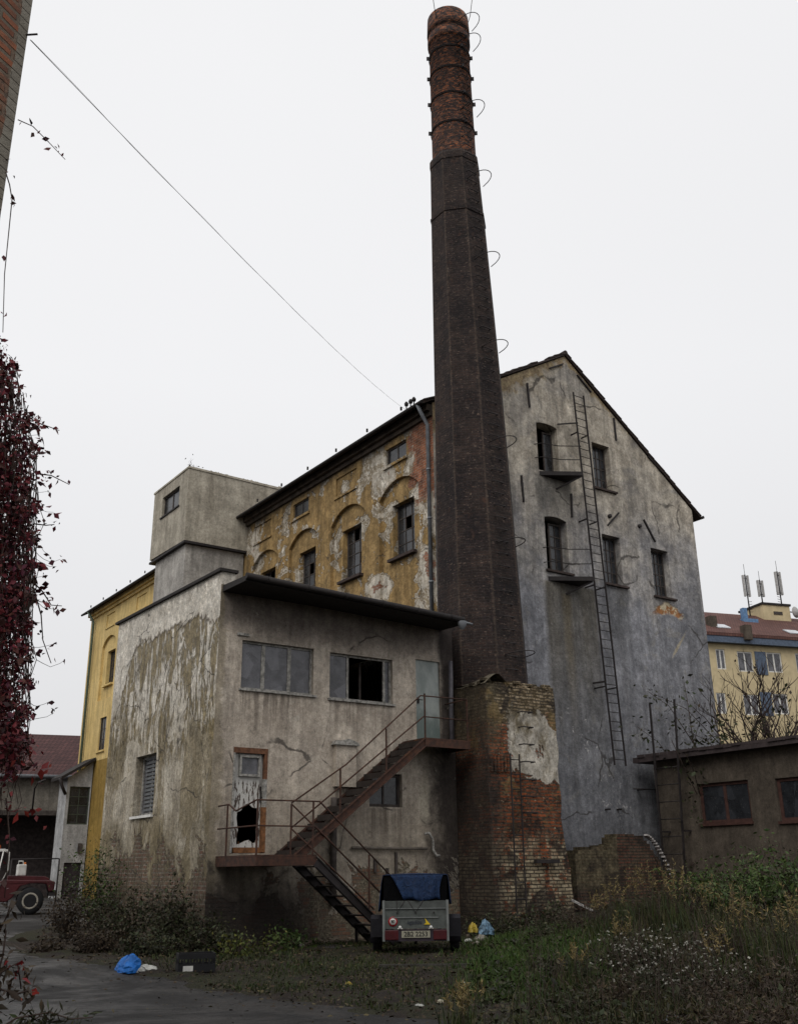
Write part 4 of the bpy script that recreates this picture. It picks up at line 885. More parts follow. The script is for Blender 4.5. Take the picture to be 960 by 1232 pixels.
sl = (ZU-ZL)/(XU-XL1); sd = (.12-ZL)/(13.05-XL1)
rails([[(XL0, YA-.05, ZR-.03), (XL0, 19.95, ZR-.02), (XL0, 19.6, ZR-.17), (XL0, YF+.05, ZR+.0), (XL1-.1, YF, ZR), (XL1+.05, YF, ZR), (13.0, YF, ZR+sd*2.0)],
       [(XL0, YA-.05, ZM2), (XL0, YF, ZM2), (XL1-.05, YF, ZM2), (13.0, YF, ZM2+sd*2.05)]],
      [((XL0, 20.0, ZL), (XL0, 20.0, ZR-.02)), ((XL0, YF, ZL), (XL0, YF, ZR)), ((XL1-.1, YF, ZL), (XL1-.1, YF, ZR)), ((12.2, YF, ZL+sd*1.28), (12.2, YF, ZR+sd*1.25))])
rails([[(XL1-.1, YM, ZR), (12.9, YM-.06, ZR+sd*1.98)], [(XL1-.1, YM, ZM2), (12.9, YM-.06, ZM2+sd*1.98)],
       [(XL1-.1, YM, ZR+.02), (12.2, YM, ZR-.1+sl*1.3), (XU-.1, YM, ZU+1.0), (15.75, YM, ZU+1.02)], [(XL1-.1, YM, ZM2), (XU-.02, YM, ZU+.5), (15.75, YM, ZU+.5)], [(15.75, YM, ZU+1.02), (15.75, YA-.05, ZU+1.02)]],
      [((XL1-.1, YM, ZL), (XL1-.1, YM, ZR)), ((12.05, YM, ZL+sl*1.13), (12.05, YM, ZL+sl*1.15+.98)), ((13.3, YM, ZL+sl*2.38), (13.3, YM, ZL+sl*2.4+.98)), ((XU+.02, YM, ZU), (XU+.02, YM, ZU+1.06)), ((15.75, YM, ZU), (15.75, YM, ZU+1.02))])
for x in (12.45,): mb = MB(); mb.bar((x, YM-.06, .05), (x, YM-.06, ZL+sd*(x-XL1)-.15), .05); mb.build('leg', IRON, st)

# ------------------------------------------------------------------ trailer
def text_mesh(mb_name, body, size, mat, parent, loc, depth=.003):
    cu = bpy.data.curves.new('text', 'FONT'); cu.body = body; cu.size = size; cu.align_x = 'CENTER'; cu.align_y = 'CENTER'; cu.extrude = depth; cu.offset = .0016
    to = bpy.data.objects.new('text', cu); COL.objects.link(to); bpy.context.view_layer.update()
    me = bpy.data.meshes.new_from_object(to.evaluated_get(bpy.context.evaluated_depsgraph_get())); bpy.data.objects.remove(to)
    me.transform(Matrix.Translation(loc) @ Matrix.Rotation(rad(90), 4, 'X')); me.materials.append(mat)
    o = bpy.data.objects.new(mb_name, me); COL.objects.link(o); o.parent = parent; return o
tb = rad(35.72); td = 19.75; tx, ty = td*math.sin(tb), td*math.cos(tb)
tr = empty('box_trailer', (tx, ty, hz(tx, ty)+.0), 'small grey box trailer under a blue tarpaulin parked by the foot of the staircase', 'trailer')
tr.rotation_euler = (0, 0, -tb)
STEEL = plain('galvanised_sheet', (.08, .088, .082), .55, .2, 9, .15); STEELE = plain('light_edge', (.16, .17, .165), .5, .15); TYRE = plain('tyre', (.012, .012, .013), .9); MUD = plain('mudguard', (.012, .011, .015), .75)
tm_ = Mat('blue_tarp'); tn = tm_.noise(7, 6, .7, dist=2.2); tw2 = tm_.noise(16, 4, .7, k=(1, 1, .3), dist=1.)
TARP = tm_.end(tm_.mix(tm_.step(tn, .35, .65), (.003, .013, .045), (.008, .03, .09)), .62, tm_.add(tn, tm_.mul(tw2, .6)), 1., .035); RED = plain('red_lens', (.05, .004, .006), .45); PLATEM = plain('plate_cream', (.3, .285, .22), .6, .08)
B = lambda mb, n, m, p=tr, **k: mb.build(n, m, p, local=True, **k)
mb = MB(); W = .59; z0, z1 = .24, .93
mb.box(-W, W, .02, .05, .45, z1); mb.box(-W, W, 2.1, 2.13, .45, z1); mb.box(-W, -W+.03, .05, 2.1, .45, z1); mb.box(W-.03, W, .05, 2.1, .45, z1); mb.box(-W+.03, W-.03, .05, 2.1, .45, .48); mb.box(-W, W, .0, .018, .79, .796)
body = B(mb, 'body', STEEL)
mb = MB(); mb.box(-W+.03, W-.03, .004, .019, .80, z1-.01); B(mb, 'tailgate_rib', plain('tailgate_top', (.068, .074, .07), .5), body)
mb = MB()
for s in (-1, 1): mb.box(s*W-.022, s*W+.022, -.008, .06, .24, z1+.01)
mb.box(-.45, .42, .002, .018, .635, .65)
mb.box(-W+.025, W-.025, -.004, .018, .792, .804); B(mb, 'corner_post', STEELE, body)
mb = MB(); mb.box(-W+.03, W-.03, .0, .06, .24, .44); lb = B(mb, 'light_board', plain('dark_board', (.03, .022, .03), .6))
for s in (-1, 1):
    mb = MB(); mb.box(s*.445-.125, s*.445+.125, -.03, -.001, .262, .43); B(mb, 'tail_light', RED, tr, bevel=.012)
mb = MB(); mb.box(-.262, .262, -.02, -.002, .30, .415); pl = B(mb, 'licence_plate', PLATEM)
BLACK = plain('black_letter', (.012, .012, .012), .6, .05)
text_mesh('lettering', '2B2 2253', .115, BLACK, pl, (0, -.022, .357))
for x in (-.29, .28):
    mb = MB(); mb.lathe([(0, -.03), (.028, -.03), (.03, .02)], 10, (x, 0, .475), 'y'); mb.box(x-.045, x+.045, -.012, .0, .448, .465); B(mb, 'marker_lamp', WHITEP)
mb = MB(); mb.lathe([(0, -.004), (.085, -.004), (.086, .004)], 24, (-.42, .012, .575), 'y'); sg = B(mb, 'speed_sticker', plain('sticker_red', (.3, .015, .02), .5))
mb = MB(); mb.lathe([(0, -.007), (.056, -.007), (.057, -.002)], 20, (-.42, .012, .575), 'y'); sw_ = B(mb, 'sticker_disc', WHITEP, sg); text_mesh('numeral', '80', .075, BLACK, sg, (-.42, .002, .575))
text_mesh('lettering', 'agados', .1, plain('logo_grey', (.03, .035, .045), .6, .05), body, (-.02, .016, .56))
mb = MB(); mb.prism([(.15, .52), (.27, .52), (.17, .63), (.19, .55)], .0, .012, lambda a, b, h: (a, .004+h, b)); B(mb, 'logo_mark', plain('logo_yellow', (.6, .42, .02), .5, .05), body)
# tarpaulin: black box painted in for the shaded inside, side curtains, draped rear flap
mb = MB(); mb.box(-W, W, .05, 2.1, z1-.02, 1.378); B(mb, 'tarp_shade_box', plain('shade_black', (.0035, .0035, .004), .95, spec=.05))
def tarp():
    mb = MB(); n = 28
    # rear flap: wide at top, gathered at the bottom
    vs = []
    for j in range(9):
        v = j/8; hw0 = -.47+.25*v**.8; hw1 = .53-.06*v-.04*math.sin(v*3)
        for i in range(n+1):
            u = i/n; x = hw0+(hw1-hw0)*u; y = .03-.022*math.sin(u*17+v*2)*v-.03*math.sin(u*math.pi)*v-.02*max(0, math.sin((u-.12-.1*v)*9))*v-.012*math.sin(u*31+3*v)*v; vs.append((x, y, 1.385-.44*v+.02*math.sin(u*9)*v))
    mb.add(vs, [(j*(n+1)+i, j*(n+1)+i+1, (j+1)*(n+1)+i+1, (j+1)*(n+1)+i) for j in range(8) for i in range(n)], True)
    # top with slight sag
    vs = []
    for j in range(9):
        for i in range(9):
            u, v = i/8, j/8; vs.append((-W-.01+2*(W+.01)*u, .02+2.1*v, 1.385+.012*math.sin(u*math.pi)-.012*math.sin(v*math.pi*3)*math.sin(u*math.pi)))
    mb.add(vs, [(j*9+i, j*9+i+1, (j+1)*9+i+1, (j+1)*9+i) for j in range(8) for i in range(8)], True)
    for s in (-1, 1):
        vs = []
        for j in range(7):
            for i in range(17):
                u, v = i/16, j/6; vs.append((s*(W+.012+(.075 if s < 0 else .05)*v**.6+.022*math.sin(u*23)*v), .06+2.06*u, 1.385-(.62 if s < 0 else .5)*v-.03*math.sin(u*11)*v))
        mb.add(vs, [(j*17+i, j*17+i+1, (j+1)*17+i+1, (j+1)*17+i) for j in range(6) for i in range(16)], True)
    return mb
o = tarp().build('tarpaulin', TARP, tr, local=True, recalc=False)
m_ = o.modifiers.new('thick', 'SOLIDIFY'); m_.thickness = .006
mb = MB()
for a in ([(-.35, .0, .94), (-.34, -.002, .73), (-.2, -.004, .93)], [(-.14, .0, .94), (0., -.004, .73), (.15, .0, .94)]): mb.tube(a, .007, 5)
for x in (-.34, 0, .34): mb.lathe([(0, -.02), (.014, -.018), (.014, .01)], 8, (x, .0, .73), 'y')
B(mb, 'elastic_cord', IRON)
for s in (-1, 1):
    mb = MB(); mb.lathe([(.0, -.09), (.17, -.09), (.19, -.075), (.28, -.085), (.3, -.05), (.3, .05), (.28, .085), (.19, .075), (.17, .09), (.0, .09)], 28, (s*.74, 1.0, .3), 'x'); w_ = B(mb, 'wheel', TYRE)
    mb = MB(); mb.lathe([(0, .1), (.06, .1), (.16, .085), (.17, .06)] if s > 0 else [(0, -.1), (.06, -.1), (.16, -.085), (.17, -.06)], 16, (s*.74, 1.0, .3), 'x'); B(mb, 'rim', STEELE, w_)
    mb = MB(); vs = []
    for i in range(13):
        t = rad(200-220*i/12); vs += [(s*.635, 1.0+.36*math.cos(t), .3+.36*math.sin(t)), (s*.86, 1.0+.36*math.cos(t), .3+.36*math.sin(t))]
    mb.add(vs, [(2*i, 2*i+1, 2*i+3, 2*i+2) for i in range(12)], True); q = B(mb, 'mudguard', MUD); md = q.modifiers.new('t', 'SOLIDIFY'); md.thickness = .012
    mb = MB(); mb.box(s*.745-.11, s*.745+.11, .60, .615, .28, .6); B(mb, 'mud_flap', MUD)
mb = MB(); mb.bar((-.74, 1, .3), (.74, 1, .3), .05); mb.bar((-.45, .1, .41), (-.45, 2.1, .41), .06); mb.bar((.45, .1, .41), (.45, 2.1, .41), .06); mb.bar((-.45, 2.1, .41), (0, 3.0, .41), .06); mb.bar((.45, 2.1, .41), (0, 3.0, .41), .06); mb.bar((0, 2.9, .41), (0, 3.2, .41), .07); B(mb, 'drawbar', IRON)
mb = MB(); mb.tube([(0, 2.85, .6), (0, 2.85, .08)], .03, 8); mb.lathe([(.0, -.03), (.1, -.03), (.1, .03), (0, .03)], 14, (0, 2.85, .1), 'x'); B(mb, 'jockey_wheel', IRON)

# ------------------------------------------------------------------ shed on the right
XS = 24.9; sh = empty('garden_shed', (XS+2, 17, .5), 'low dark rendered shed with flat roof and brown windows at the right edge', 'shed')
SHF = Face((XS, 0, 0), (0, 1, 0), (-1, 0, 0)); mb = MB(); sw1 = (18.27, 20.06, 2.78, 3.92); sw2 = (15.6, 17.38, 2.74, 3.88); sw3 = (12.8, 14.6, 2.74, 3.88)
SHF.wall(mb, rect(10, 21.68, -.3, 4.72), [rect(*sw1), rect(*sw2), rect(*sw3)], .18)
mb.add([(XS, 21.68, -.3), (31, 21.68, -.3), (31, 21.68, 4.72), (XS, 21.68, 4.72)], [(0, 1, 2, 3)]); mb.add([(XS, 10, -.3), (31, 10, -.3), (31, 10, 4.72), (XS, 10, 4.72)], [(0, 1, 2, 3)]); mb.add([(31, 10, -.3), (31, 21.68, -.3), (31, 21.68, 4.72), (31, 10, 4.72)], [(0, 1, 2, 3)])
mb.build('wall', SHEDM, sh, recalc=False)
mb = MB(); mb.hexa([(XS-.35, 9.8, 4.75), (31.2, 9.8, 4.75), (31.2, 22.2, 4.7), (XS-.35, 22.2, 4.7), (XS-.35, 9.8, 4.92), (31.2, 9.8, 4.92), (31.2, 22.2, 4.86), (XS-.35, 22.2, 4.86)])
for i in range(40): mb.box(XS-.37+random.uniform(-.03, .02), XS-.34, 10+.3*i, 10.28+.3*i, 4.84+random.uniform(-.01, .02), 4.93)
mb.build('roof', plain('tarred_roof', (.045, .034, .034), .8), sh)
for w in (sw1, sw2, sw3):
    window(sh, SHF, *w, 2, 1, -.13, .09, .1, BROWNF, GLASS); mb = MB(); SHF.box(mb, w[0]-.03, w[1]+.03, w[2]-.07, w[2], -.12, .07); mb.build('window_sill', BROWNF, sh)
sl_ = empty('shed_ladder', (XS-.15, 20.9, .6), 'tall iron ladder standing against the shed wall and rising above its roof', 'ladder')
for (yb, yt) in ((21.3, 21.22), (20.55, 20.24)): mb = MB(); mb.bar((XS-.42, yb, .6), (XS-.42, yt, 6.45), .05); mb.build('rail', IRON, sl_)
for i in range(8):
    z = .95+i*.5; t = (z-.6)/5.85; mb = MB(); mb.tube([(XS-.42, 21.3-.08*t, z), (XS-.42, 20.55-.31*t, z)], .016, 5); mb.build('rung', IRON, sl_)
for y in (21.27, 20.48): mb = MB(); mb.bar((XS-.42, y, 2.6), (XS, y, 2.6), .05); mb.build('bracket', IRON, sl_)
mb = MB(); mb.tube([atY(762, 949, 22.2), atY(788, 950, 22.2)], .022, 6); p = atY(775, 950, 22.2); mb.tube([p, p+np.array([0, .3, 0])], .02, 6); mb.top('wall_bar', IRON, p, 'short horizontal iron bar fixed low on the gable beside the shed', 'bar')

# ------------------------------------------------------------------ ruined brick wall
rn = random.Random(5); rw = MB(); x = 20.85
tops = [(20.85, 2.05), (21.2, 2.12), (21.6, 2.15), (22.1, 2.1), (22.5, 2.5), (22.6, 2.55), (23.2, 2.5), (23.7, 2.35), (24.0, 2.1), (24.4, 1.7), (24.75, 1.2)]
cols = np.arange(20.85, 24.78, .13); 
for i, x in enumerate(cols):
    zt = float(np.interp(x, [t[0] for t in tops], [t[1] for t in tops])); zt = round(zt/.09)*.09+rn.choice([0, 0, -.09, .05]); j = rn.choice([0, 0, 0, .002])
    rw.box(x, x+.13, 21.3+j, 21.75, .1, zt)
for i in range(70):
    x = rn.uniform(20.8, 24.9); y = 21.25-abs(rn.gauss(0, .35)); z = hz(x, y)+rn.uniform(0, .15); a = rn.uniform(.05, .12); b = rn.random()*3; c, s_ = math.cos(b)*a, math.sin(b)*a; rw.bar((x-c, y-s_, z), (x+c, y+s_, z+rn.uniform(-.05, .08)), .12, .08)
rw.top('ruined_wall', RUIN, (22.8, 21.5, .4), 'low ruined brick wall with a broken top below the grey gable', 'wall')
mb = MB()
for i in range(14):
    t = i/13; x = 23.75+.95*t; z = 2.5-1.1*t**1.6; mb.bar((x, 21.22, z), (x+.12, 21.3, z-.06+rn.uniform(-.05, .03)), .12, .05)
mb.top('plaster_rubble', plain('white_rubble', (.3, .28, .27), .9, .4, 14), (24.2, 21.25, 1.6), 'pale plaster rubble lying on the sloping end of the ruined wall', 'rubble')
a = atY(688, 1083, 18.9); b = atY(713, 1096, 18.5); mb = MB(); mb.bar(a, b, .16, .04); mb.top('plank', plain('grey_plank', (.24, .23, .22), .85, .5, 16), a, 'pale weathered plank leaning down from the right foot of the brick block', 'plank')

# ------------------------------------------------------------------ lean-to at the far left corner
lt = empty('lean_to', (15.9, 52, .4), 'pale grey two-storey lean-to with sloping roof beside the yellow wall', 'building')
YL = 52.0; LF = Face((0, YL, 0), (1, 0, 0), (0, -1, 0)); uvp = lambda px, py: LF.uv(px, py)
x0 = uvp(80, 960)[0]; ztop0 = uvp(82, 936)[1]; zt1 = uvp(108, 925)[1]
mb = MB(); a = uvp(85, 946); b = uvp(97, 992); wl = rect(a[0], b[0]+.35, b[1], a[1]); c = uvp(75, 1038); d = uvp(90, 1080); dl = rect(c[0]+.1, d[0]+.2, .3, c[1])
LF.wall(mb, [(x0, -.3), (17.1, -.3), (17.1, zt1+.35), (x0, ztop0)], [wl, dl], .2)
mb.add([(x0, YL, -.3), (x0, 53.3, -.3), (x0, 53.3, ztop0), (x0, YL, ztop0)], [(0, 1, 2, 3)]); mb.build('wall', LEANM, lt, recalc=False)
mb = MB(); mb.hexa([(x0-.4, YL-.3, ztop0-.1), (17.1, YL-.3, zt1+.42), (17.1, 53.5, zt1+.42), (x0-.4, 53.5, ztop0-.1), (x0-.4, YL-.3, ztop0+.05), (17.1, YL-.3, zt1+.56), (17.1, 53.5, zt1+.56), (x0-.4, 53.5, ztop0+.05)]); mb.build('roof', ROOFD, lt)
mb = MB(); mb.tube([(x0-.5, YL-.3, ztop0-.05), (x0-.3, YL-.25, ztop0-.5), (x0-.08, YL-.1, ztop0-.8)], .08, 6); mb.build('downpipe', IRON, lt)
window(lt, LF, wl[0][0], wl[1][0], wl[0][1], wl[2][1], 2, 4, -.12, .06, .04, plain('green_frame', (.05, .06, .045), .7), GLASS)
mb = MB(); LF.box(mb, dl[0][0], dl[1][0], .3, dl[2][1], -.15, -.1); mb.build('door', plain('dark_door', (.03, .024, .028), .7), lt)
p = uvp(96, 1021); mb = MB(); LF.box(mb, p[0]-.1, p[0]+.1, p[1]-.2, p[1]+.25, .002, .1); mb.build('meter_box', DKFRAME, lt)

# ------------------------------------------------------------------ warehouse far left
wb0, wb1 = rad(6.0), rad(17.6)
WO = np.array([62*math.sin(rad(13.5)), 62*math.cos(rad(13.5)), 0]); wdir = np.array([math.cos(rad(13.5)), -math.sin(rad(13.5)), 0]); wn = np.array([-math.sin(rad(13.5)), -math.cos(rad(13.5)), 0])
WF = Face(WO, wdir, wn); wh = empty('tiled_warehouse', WO, 'long low warehouse with a dark red tiled roof behind the red off-road car', 'building')
mb = MB(); WF.wall(mb, rect(-18, 6.5, -.3, 6.9), [], .2); mb.add([WF.P(6.5, -.3, 0), WF.P(6.5, -.3, -12), WF.P(6.5, 6.9, -12), WF.P(6.5, 9.2, -6), WF.P(6.5, 6.9, 0)], [(0, 1, 2, 3, 4)]); mb.add([WF.P(-18, -.3, 0), WF.P(-18, -.3, -12), WF.P(-18, 6.9, -12), WF.P(-18, 9.2, -6), WF.P(-18, 6.9, 0)], [(0, 1, 2, 3, 4)]); mb.build('wall', WAREM, wh, recalc=False)
mb = MB(); e_ = [(.45, 6.75), (-6., 9.8), (-12.4, 6.75)]
for (a, b) in ((e_[0], e_[1]), (e_[1], e_[2])):
    mb.hexa([WF.P(-18.4, a[1], a[0]), WF.P(7, a[1], a[0]), WF.P(7, b[1], b[0]), WF.P(-18.4, b[1], b[0])]+[WF.P(-18.4, a[1]+.2, a[0]), WF.P(7, a[1]+.2, a[0]), WF.P(7, b[1]+.2, b[0]), WF.P(-18.4, b[1]+.2, b[0])])
mb.build('roof', TILE, wh)
mb = MB(); mb.tube([WF.P(-18.4, 6.85, .55), WF.P(7, 6.85, .55)], .12, 6); mb.build('gutter', ZINC, wh)
mb = MB(); WF.box(mb, -18, 6.4, 4.6, 4.85, .01, 3.2); mb.build('canopy', DKFRAME, wh)
mb = MB(); WF.box(mb, -18, 6.45, -.3, 4.6, .003, .03); mb.build('lower_wall', plain('dark_lower_wall', (.055, .044, .042), .9, .4), wh)
for u in (-1.5, .2, 1.9, 3.6):
    mb = MB(); mb.tube([WF.P(u, 4.85, 3.0), WF.P(u, 6.0, 3.0), WF.P(u+.15, 6.3, 3.2), WF.P(u+.5, 6.45, 3.4)], .05, 5); mb.build('wire_bracket', IRON, wh)

# ------------------------------------------------------------------ red off-road car
jb = rad(14.75); jx, jy = 34*math.sin(jb), 34*math.cos(jb); je = empty('offroad_car', (jx, jy, hz(jx, jy)+.03), 'old open red off-road car with a white windscreen frame parked at the far left', 'car'); je.rotation_euler = (0, 0, -rad(14)); J = lambda mb, n, m, p=je, **k: mb.build(n, m, p, local=True, **k)
REDP = plain('faded_red_paint', (.055, .009, .011), .5, .25, 3); 
mb = MB(); prof = [(-3.0, .45), (.05, .36), (.2, .48), (.4, .8), (.7, .87), (1.12, .84), (1.2, .62), (1.34, .64), (1.36, .9), (1.2, .95), (.0, .98), (-.2, .93), (-2.9, .92), (-3.0, .8)]
mb.prism(prof, -.75, .75, lambda a, b, h: (a-.15, h, b)); J(mb, 'body', REDP, bevel=.03)
mb = MB(); mb.prism([(.0, .975), (1.15, .93), (1.22, .98), (1.05, 1.06), (.0, 1.09)], -.62, .62, lambda a, b, h: (a-.15, h, b)); J(mb, 'bonnet', REDP, bevel=.03)
mb = MB(); mb.box(1.06, 1.26, -.7, .7, .5, .66); J(mb, 'bumper', IRON)
for y in (-.78, .78):
    mb = MB(); mb.tube([(-1.3, y, 1.8), (-.3, y, 1.82), (-.18, y, 1.74), (-.15, y, 1.25), (-.38, y, .74), (-.6, y, .66), (-1.3, y, .64)], .024, 6); mb.tube([(-.34, y, 1.8), (-.46, y, .74)], .02, 6); J(mb, 'windscreen_frame', WHITEP)
mb = MB(); mb.tube([(-.24, -.76, 1.8), (-.24, .76, 1.8)], .03, 6); mb.box(-1.9, -.8, -.6, .6, .93, 1.02); J(mb, 'roll_bar', WHITEP)
mb = MB(); mb.lathe([(.06, 0), (.07, .05), (.06, .13), (0, .16)], 12, (-.5, -.5, 1.82)); J(mb, 'beacon', plain('orange_beacon', (.6, .09, .01), .4))
for x in (.55, -1.95):
    for y in (-.72, .72):
        s = -1 if y < 0 else 1
        mb = MB(); mb.lathe([(0, -.1), (.24, -.1), (.36, -.09), (.38, -.05), (.38, .05), (.36, .09), (.24, .1), (0, .1)], 24, (x, y, .38), 'y'); w_ = J(mb, 'wheel', TYRE); mb = MB(); q = [(0, .09), (.06, .1), (.09, .06), (.15, .08), (.19, .105), (.22, .11), (.24, .09)]; mb.lathe([(r_, s*h_) for r_, h_ in q], 20, (x, y, .38), 'y'); J(mb, 'rim', plain('cream_rim', (.26, .24, .2), .6), w_)
p = Vector((jx, jy, 0))+Matrix.Rotation(-rad(14), 3, 'Z') @ Vector((.22, -.35, 0)); zc = hz(jx, jy)+.03+1.075
cn = empty('canister', (p.x, p.y, zc), 'white plastic canister standing on the bonnet of the red off-road car', 'canister'); mb = MB(); mb.box(p.x-.13, p.x+.13, p.y-.1, p.y+.1, zc, zc+.33); mb.build('jug', WHITEP, cn, bevel=.03)
mb = MB(); mb.tube([(p.x-.1, p.y, zc+.32), (p.x-.1, p.y, zc+.42), (p.x+.02, p.y, zc+.42), (p.x+.05, p.y, zc+.33)], .018, 6); mb.build('handle', WHITEP, cn); mb = MB(); mb.lathe([(.035, 0), (.035, .06), (0, .065)], 10, (p.x+.09, p.y, zc+.325)); mb.build('cap', plain('cap_orange', (.4, .12, .03), .6), cn)
a = atD(15, 1034, 40); b = atD(72, 1033, 40); zg = hz(b[0], b[1]); mb = MB()
mb.tube([a, b], .025, 6); rl_ = empty('metal_railing', (b[0], b[1], zg), 'thin dark metal railing behind the bonnet of the red car', 'railing'); mb.build('rail', IRON, rl_)
for q in (a, b): mb = MB(); mb.tube([q, (q[0], q[1], zg-.1)], .03, 6); mb.build('post', IRON, rl_)

# ------------------------------------------------------------------ yellow apartment block on the right
P1 = np.array([78.2*math.sin(rad(52.62)), 78.2*math.cos(rad(52.62)), 0]); P2 = np.array([83.2*math.sin(rad(57.24)), 83.2*math.cos(rad(57.24)), 0]); ad = (P2-P1)/np.linalg.norm(P2-P1); an = np.array([ad[1], -ad[0], 0]); 
if an@P1 > 0: an = -an
APF = Face(P1, ad, an); ap = empty('apartment_block', P1, 'yellow apartment block with red tiled roof far behind the shed', 'building')
YEL = plain('yellow_facade', (.5, .41, .25), .85, .12, 1.5); BLUE = plain('blue_panel', (.075, .10, .145), .6)
LIT = WHITEP; wins = []
for px, py, w_, h_ in ((867, 793, 9, 20), (896.5, 796, 15, 22), (931.5, 797, 15, 22), (868, 846, 9, 20), (904, 848, 15, 21), (939, 847, 15, 21), (966, 798, 15, 22), (973, 849, 15, 21)):
    u, v = APF.uv(px, py); wins.append((u-.55*w_/7.5*.62, u+.55*w_/7.5*.62, v-.78, v+.78))
extra = [(w[0], w[1], w[2]-3.75*k, w[3]-3.75*k) for w in wins[3:6] for k in (1, 2)]
bl_ = [(APF.uv(915, 798), 1.0), (APF.uv(921.5, 847), 1.0)]
mb = MB(); APF.wall(mb, rect(-14, 22, -.5, 18.0), [rect(*w) for w in wins+extra], .2); 
for u in (-14, 22): mb.add([APF.P(u, -.5, 0), APF.P(u, -.5, -11), APF.P(u, 18, -11), APF.P(u, 21, -5.5), APF.P(u, 18, 0)], [(0, 1, 2, 3, 4)])
mb.build('wall', YEL, ap, recalc=False)
for w in wins+extra: window(ap, APF, *w, 2, 1, -.12, .09, .12, WHITEP, GLASSG)
for (u, v), _ in bl_: mb = MB(); APF.box(mb, u-.5, u+.5, v-.9, v+.9, .01, .06); mb.build('wall_panel', BLUE, ap)
mb = MB(); APF.box(mb, -14.3, 22.3, 17.65, 18.15, .02, .5); mb.build('eave_board', BLUE, ap)
ur, zr = APF.uv(905, 744, -5.5); mb = MB()
for (a, b) in (((.55, 18.15), (-5.5, zr)), ((-5.5, zr), (-11.5, 18.15))): mb.hexa([APF.P(-14.4, a[1], a[0]), APF.P(22.4, a[1], a[0]), APF.P(22.4, b[1], b[0]), APF.P(-14.4, b[1], b[0])]+[APF.P(-14.4, a[1]+.25, a[0]), APF.P(22.4, a[1]+.25, a[0]), APF.P(22.4, b[1]+.25, b[0]), APF.P(-14.4, b[1]+.25, b[0])])
mb.build('roof', TILE2, ap)
def roofpt(px, py):
    # point on the front roof slope
    lo, hi = .55, -5.5
    for _ in range(40):
        m = (lo+hi)/2; u, v = APF.uv(px, py, m); zs = 18.15+(zr-18.15)*(m-.55)/(-6.05)+.25
        if v > zs: lo = m
        else: hi = m
    return u, v, m
for px, py in ((867, 754), (953, 761)):
    u, v, w_ = roofpt(px, py); mb = MB(); s_ = (zr-18.15)/6.05
    mb.hexa([APF.P(u-.6, v-.4*s_+.03, w_+.4), APF.P(u+.6, v-.4*s_+.03, w_+.4), APF.P(u+.6, v+.4*s_+.03, w_-.4), APF.P(u-.6, v+.4*s_+.03, w_-.4), APF.P(u-.6, v-.4*s_+.1, w_+.4), APF.P(u+.6, v-.4*s_+.1, w_+.4), APF.P(u+.6, v+.4*s_+.1, w_-.4), APF.P(u-.6, v+.4*s_+.1, w_-.4)]); mb.build('skylight', plain('skylight_glass', (.5, .52, .55), .2), ap)
# stair head house and blue vent on the ridge
u0, v0 = APF.uv(918, 745, -4.5); u1, v1 = APF.uv(948, 730, -4.5); mb = MB(); APF.box(mb, u0, u1, zr-.8, v1, -7.5, -4.4); hs = mb.build('roof_house', YEL, ap); mb = MB(); APF.box(mb, u0-.1, u1+.1, v1, v1+.18, -7.6, -4.3); mb.build('roof_slab', ROOFD, hs)
a = APF.uv(930, 737, -4.4); b = APF.uv(941, 742, -4.4); mb = MB(); APF.box(mb, a[0], b[0], b[1]+.15, a[1]+.1, -4.39, -4.34); mb.build('vent_grille', DKFRAME, hs)
a = APF.uv(900, 747, -3.6); mb = MB(); APF.box(mb, a[0]-.75, a[0]+.65, a[1]-.6, a[1]+.1, -4.4, -3.2); APF.box(mb, a[0]-.4, a[0]+.0, a[1]+.1, a[1]+1.1, -4, -3.6); mb.build('roof_vent', plain('pale_blue_duct', (.1, .19, .33), .5), ap)
for px, py in ((898, 764), (856, 753)): u, v, w_ = roofpt(px, py); mb = MB(); APF.box(mb, u-.3, u+.3, v-.4, v+.75, w_-.35, w_+.3); mb.build('chimney', SHEDM, ap)
# antenna masts
GREYP = plain('antenna_grey', (.35, .34, .33), .6)
lab = ('tall panel antenna mast left of the roof house, above the blue vent', 'middle panel antenna mast on the apartment roof house', 'rightmost panel antenna mast on the apartment roof house')
for (px, pb2, pm, ptop, prod, wpx), l_ in zip((((902, 740, 718, 692, 679, 7), (917, 726, 718, 698, 687, 9), (940, 728, 716, 688, 675, 8))), lab):
    dpx = {902: -6, 917: -5, 940: -5}[px]; w_ = -5.0 if px != 902 else -4.0
    ub, zb = APF.uv(px, pb2, w_); um, zm = APF.uv(px, pm, w_); _, zt = APF.uv(px, ptop, w_); _, zrd = APF.uv(px+dpx, prod, w_); ut = APF.uv(px+dpx, ptop, w_)[0]; e = empty('antenna_mast', APF.P(ub, zb, w_), l_, 'antenna', 'panel antennas on the apartment roof')
    ul = ub
    mb = MB(); mb.tube([APF.P(ub, zb-.1, w_), APF.P(ub, zt, w_)], .06, 6); mb.tube([APF.P(ub, zt, w_), APF.P(ub, zrd, w_)], .02, 5); mb.build('pole', IRON, e)
    for k, s in enumerate((-1, 1)):
        mb = MB(); APF.box(mb, ub+s*.22-.07, ub+s*.22+.07, zm, zt-.05, w_-.1, w_+.1); q = mb.build('panel_antenna', GREYP, e, bevel=.02); mb = MB()
        for z in (zm+.2, zt-.35): mb.bar(APF.P(ub, z, w_), APF.P(ub+s*.16, z, w_), .05)
        mb.build('bracket', IRON, e)
    if px != 917:
        mb = MB()
        for k in range(5): z = zb+.25+.22*k; mb.bar(APF.P(ub-.02, z, w_), APF.P(ub+(.35 if px == 902 else -.35), z+.05, w_), .03)
        mb.build('step', IRON, e)
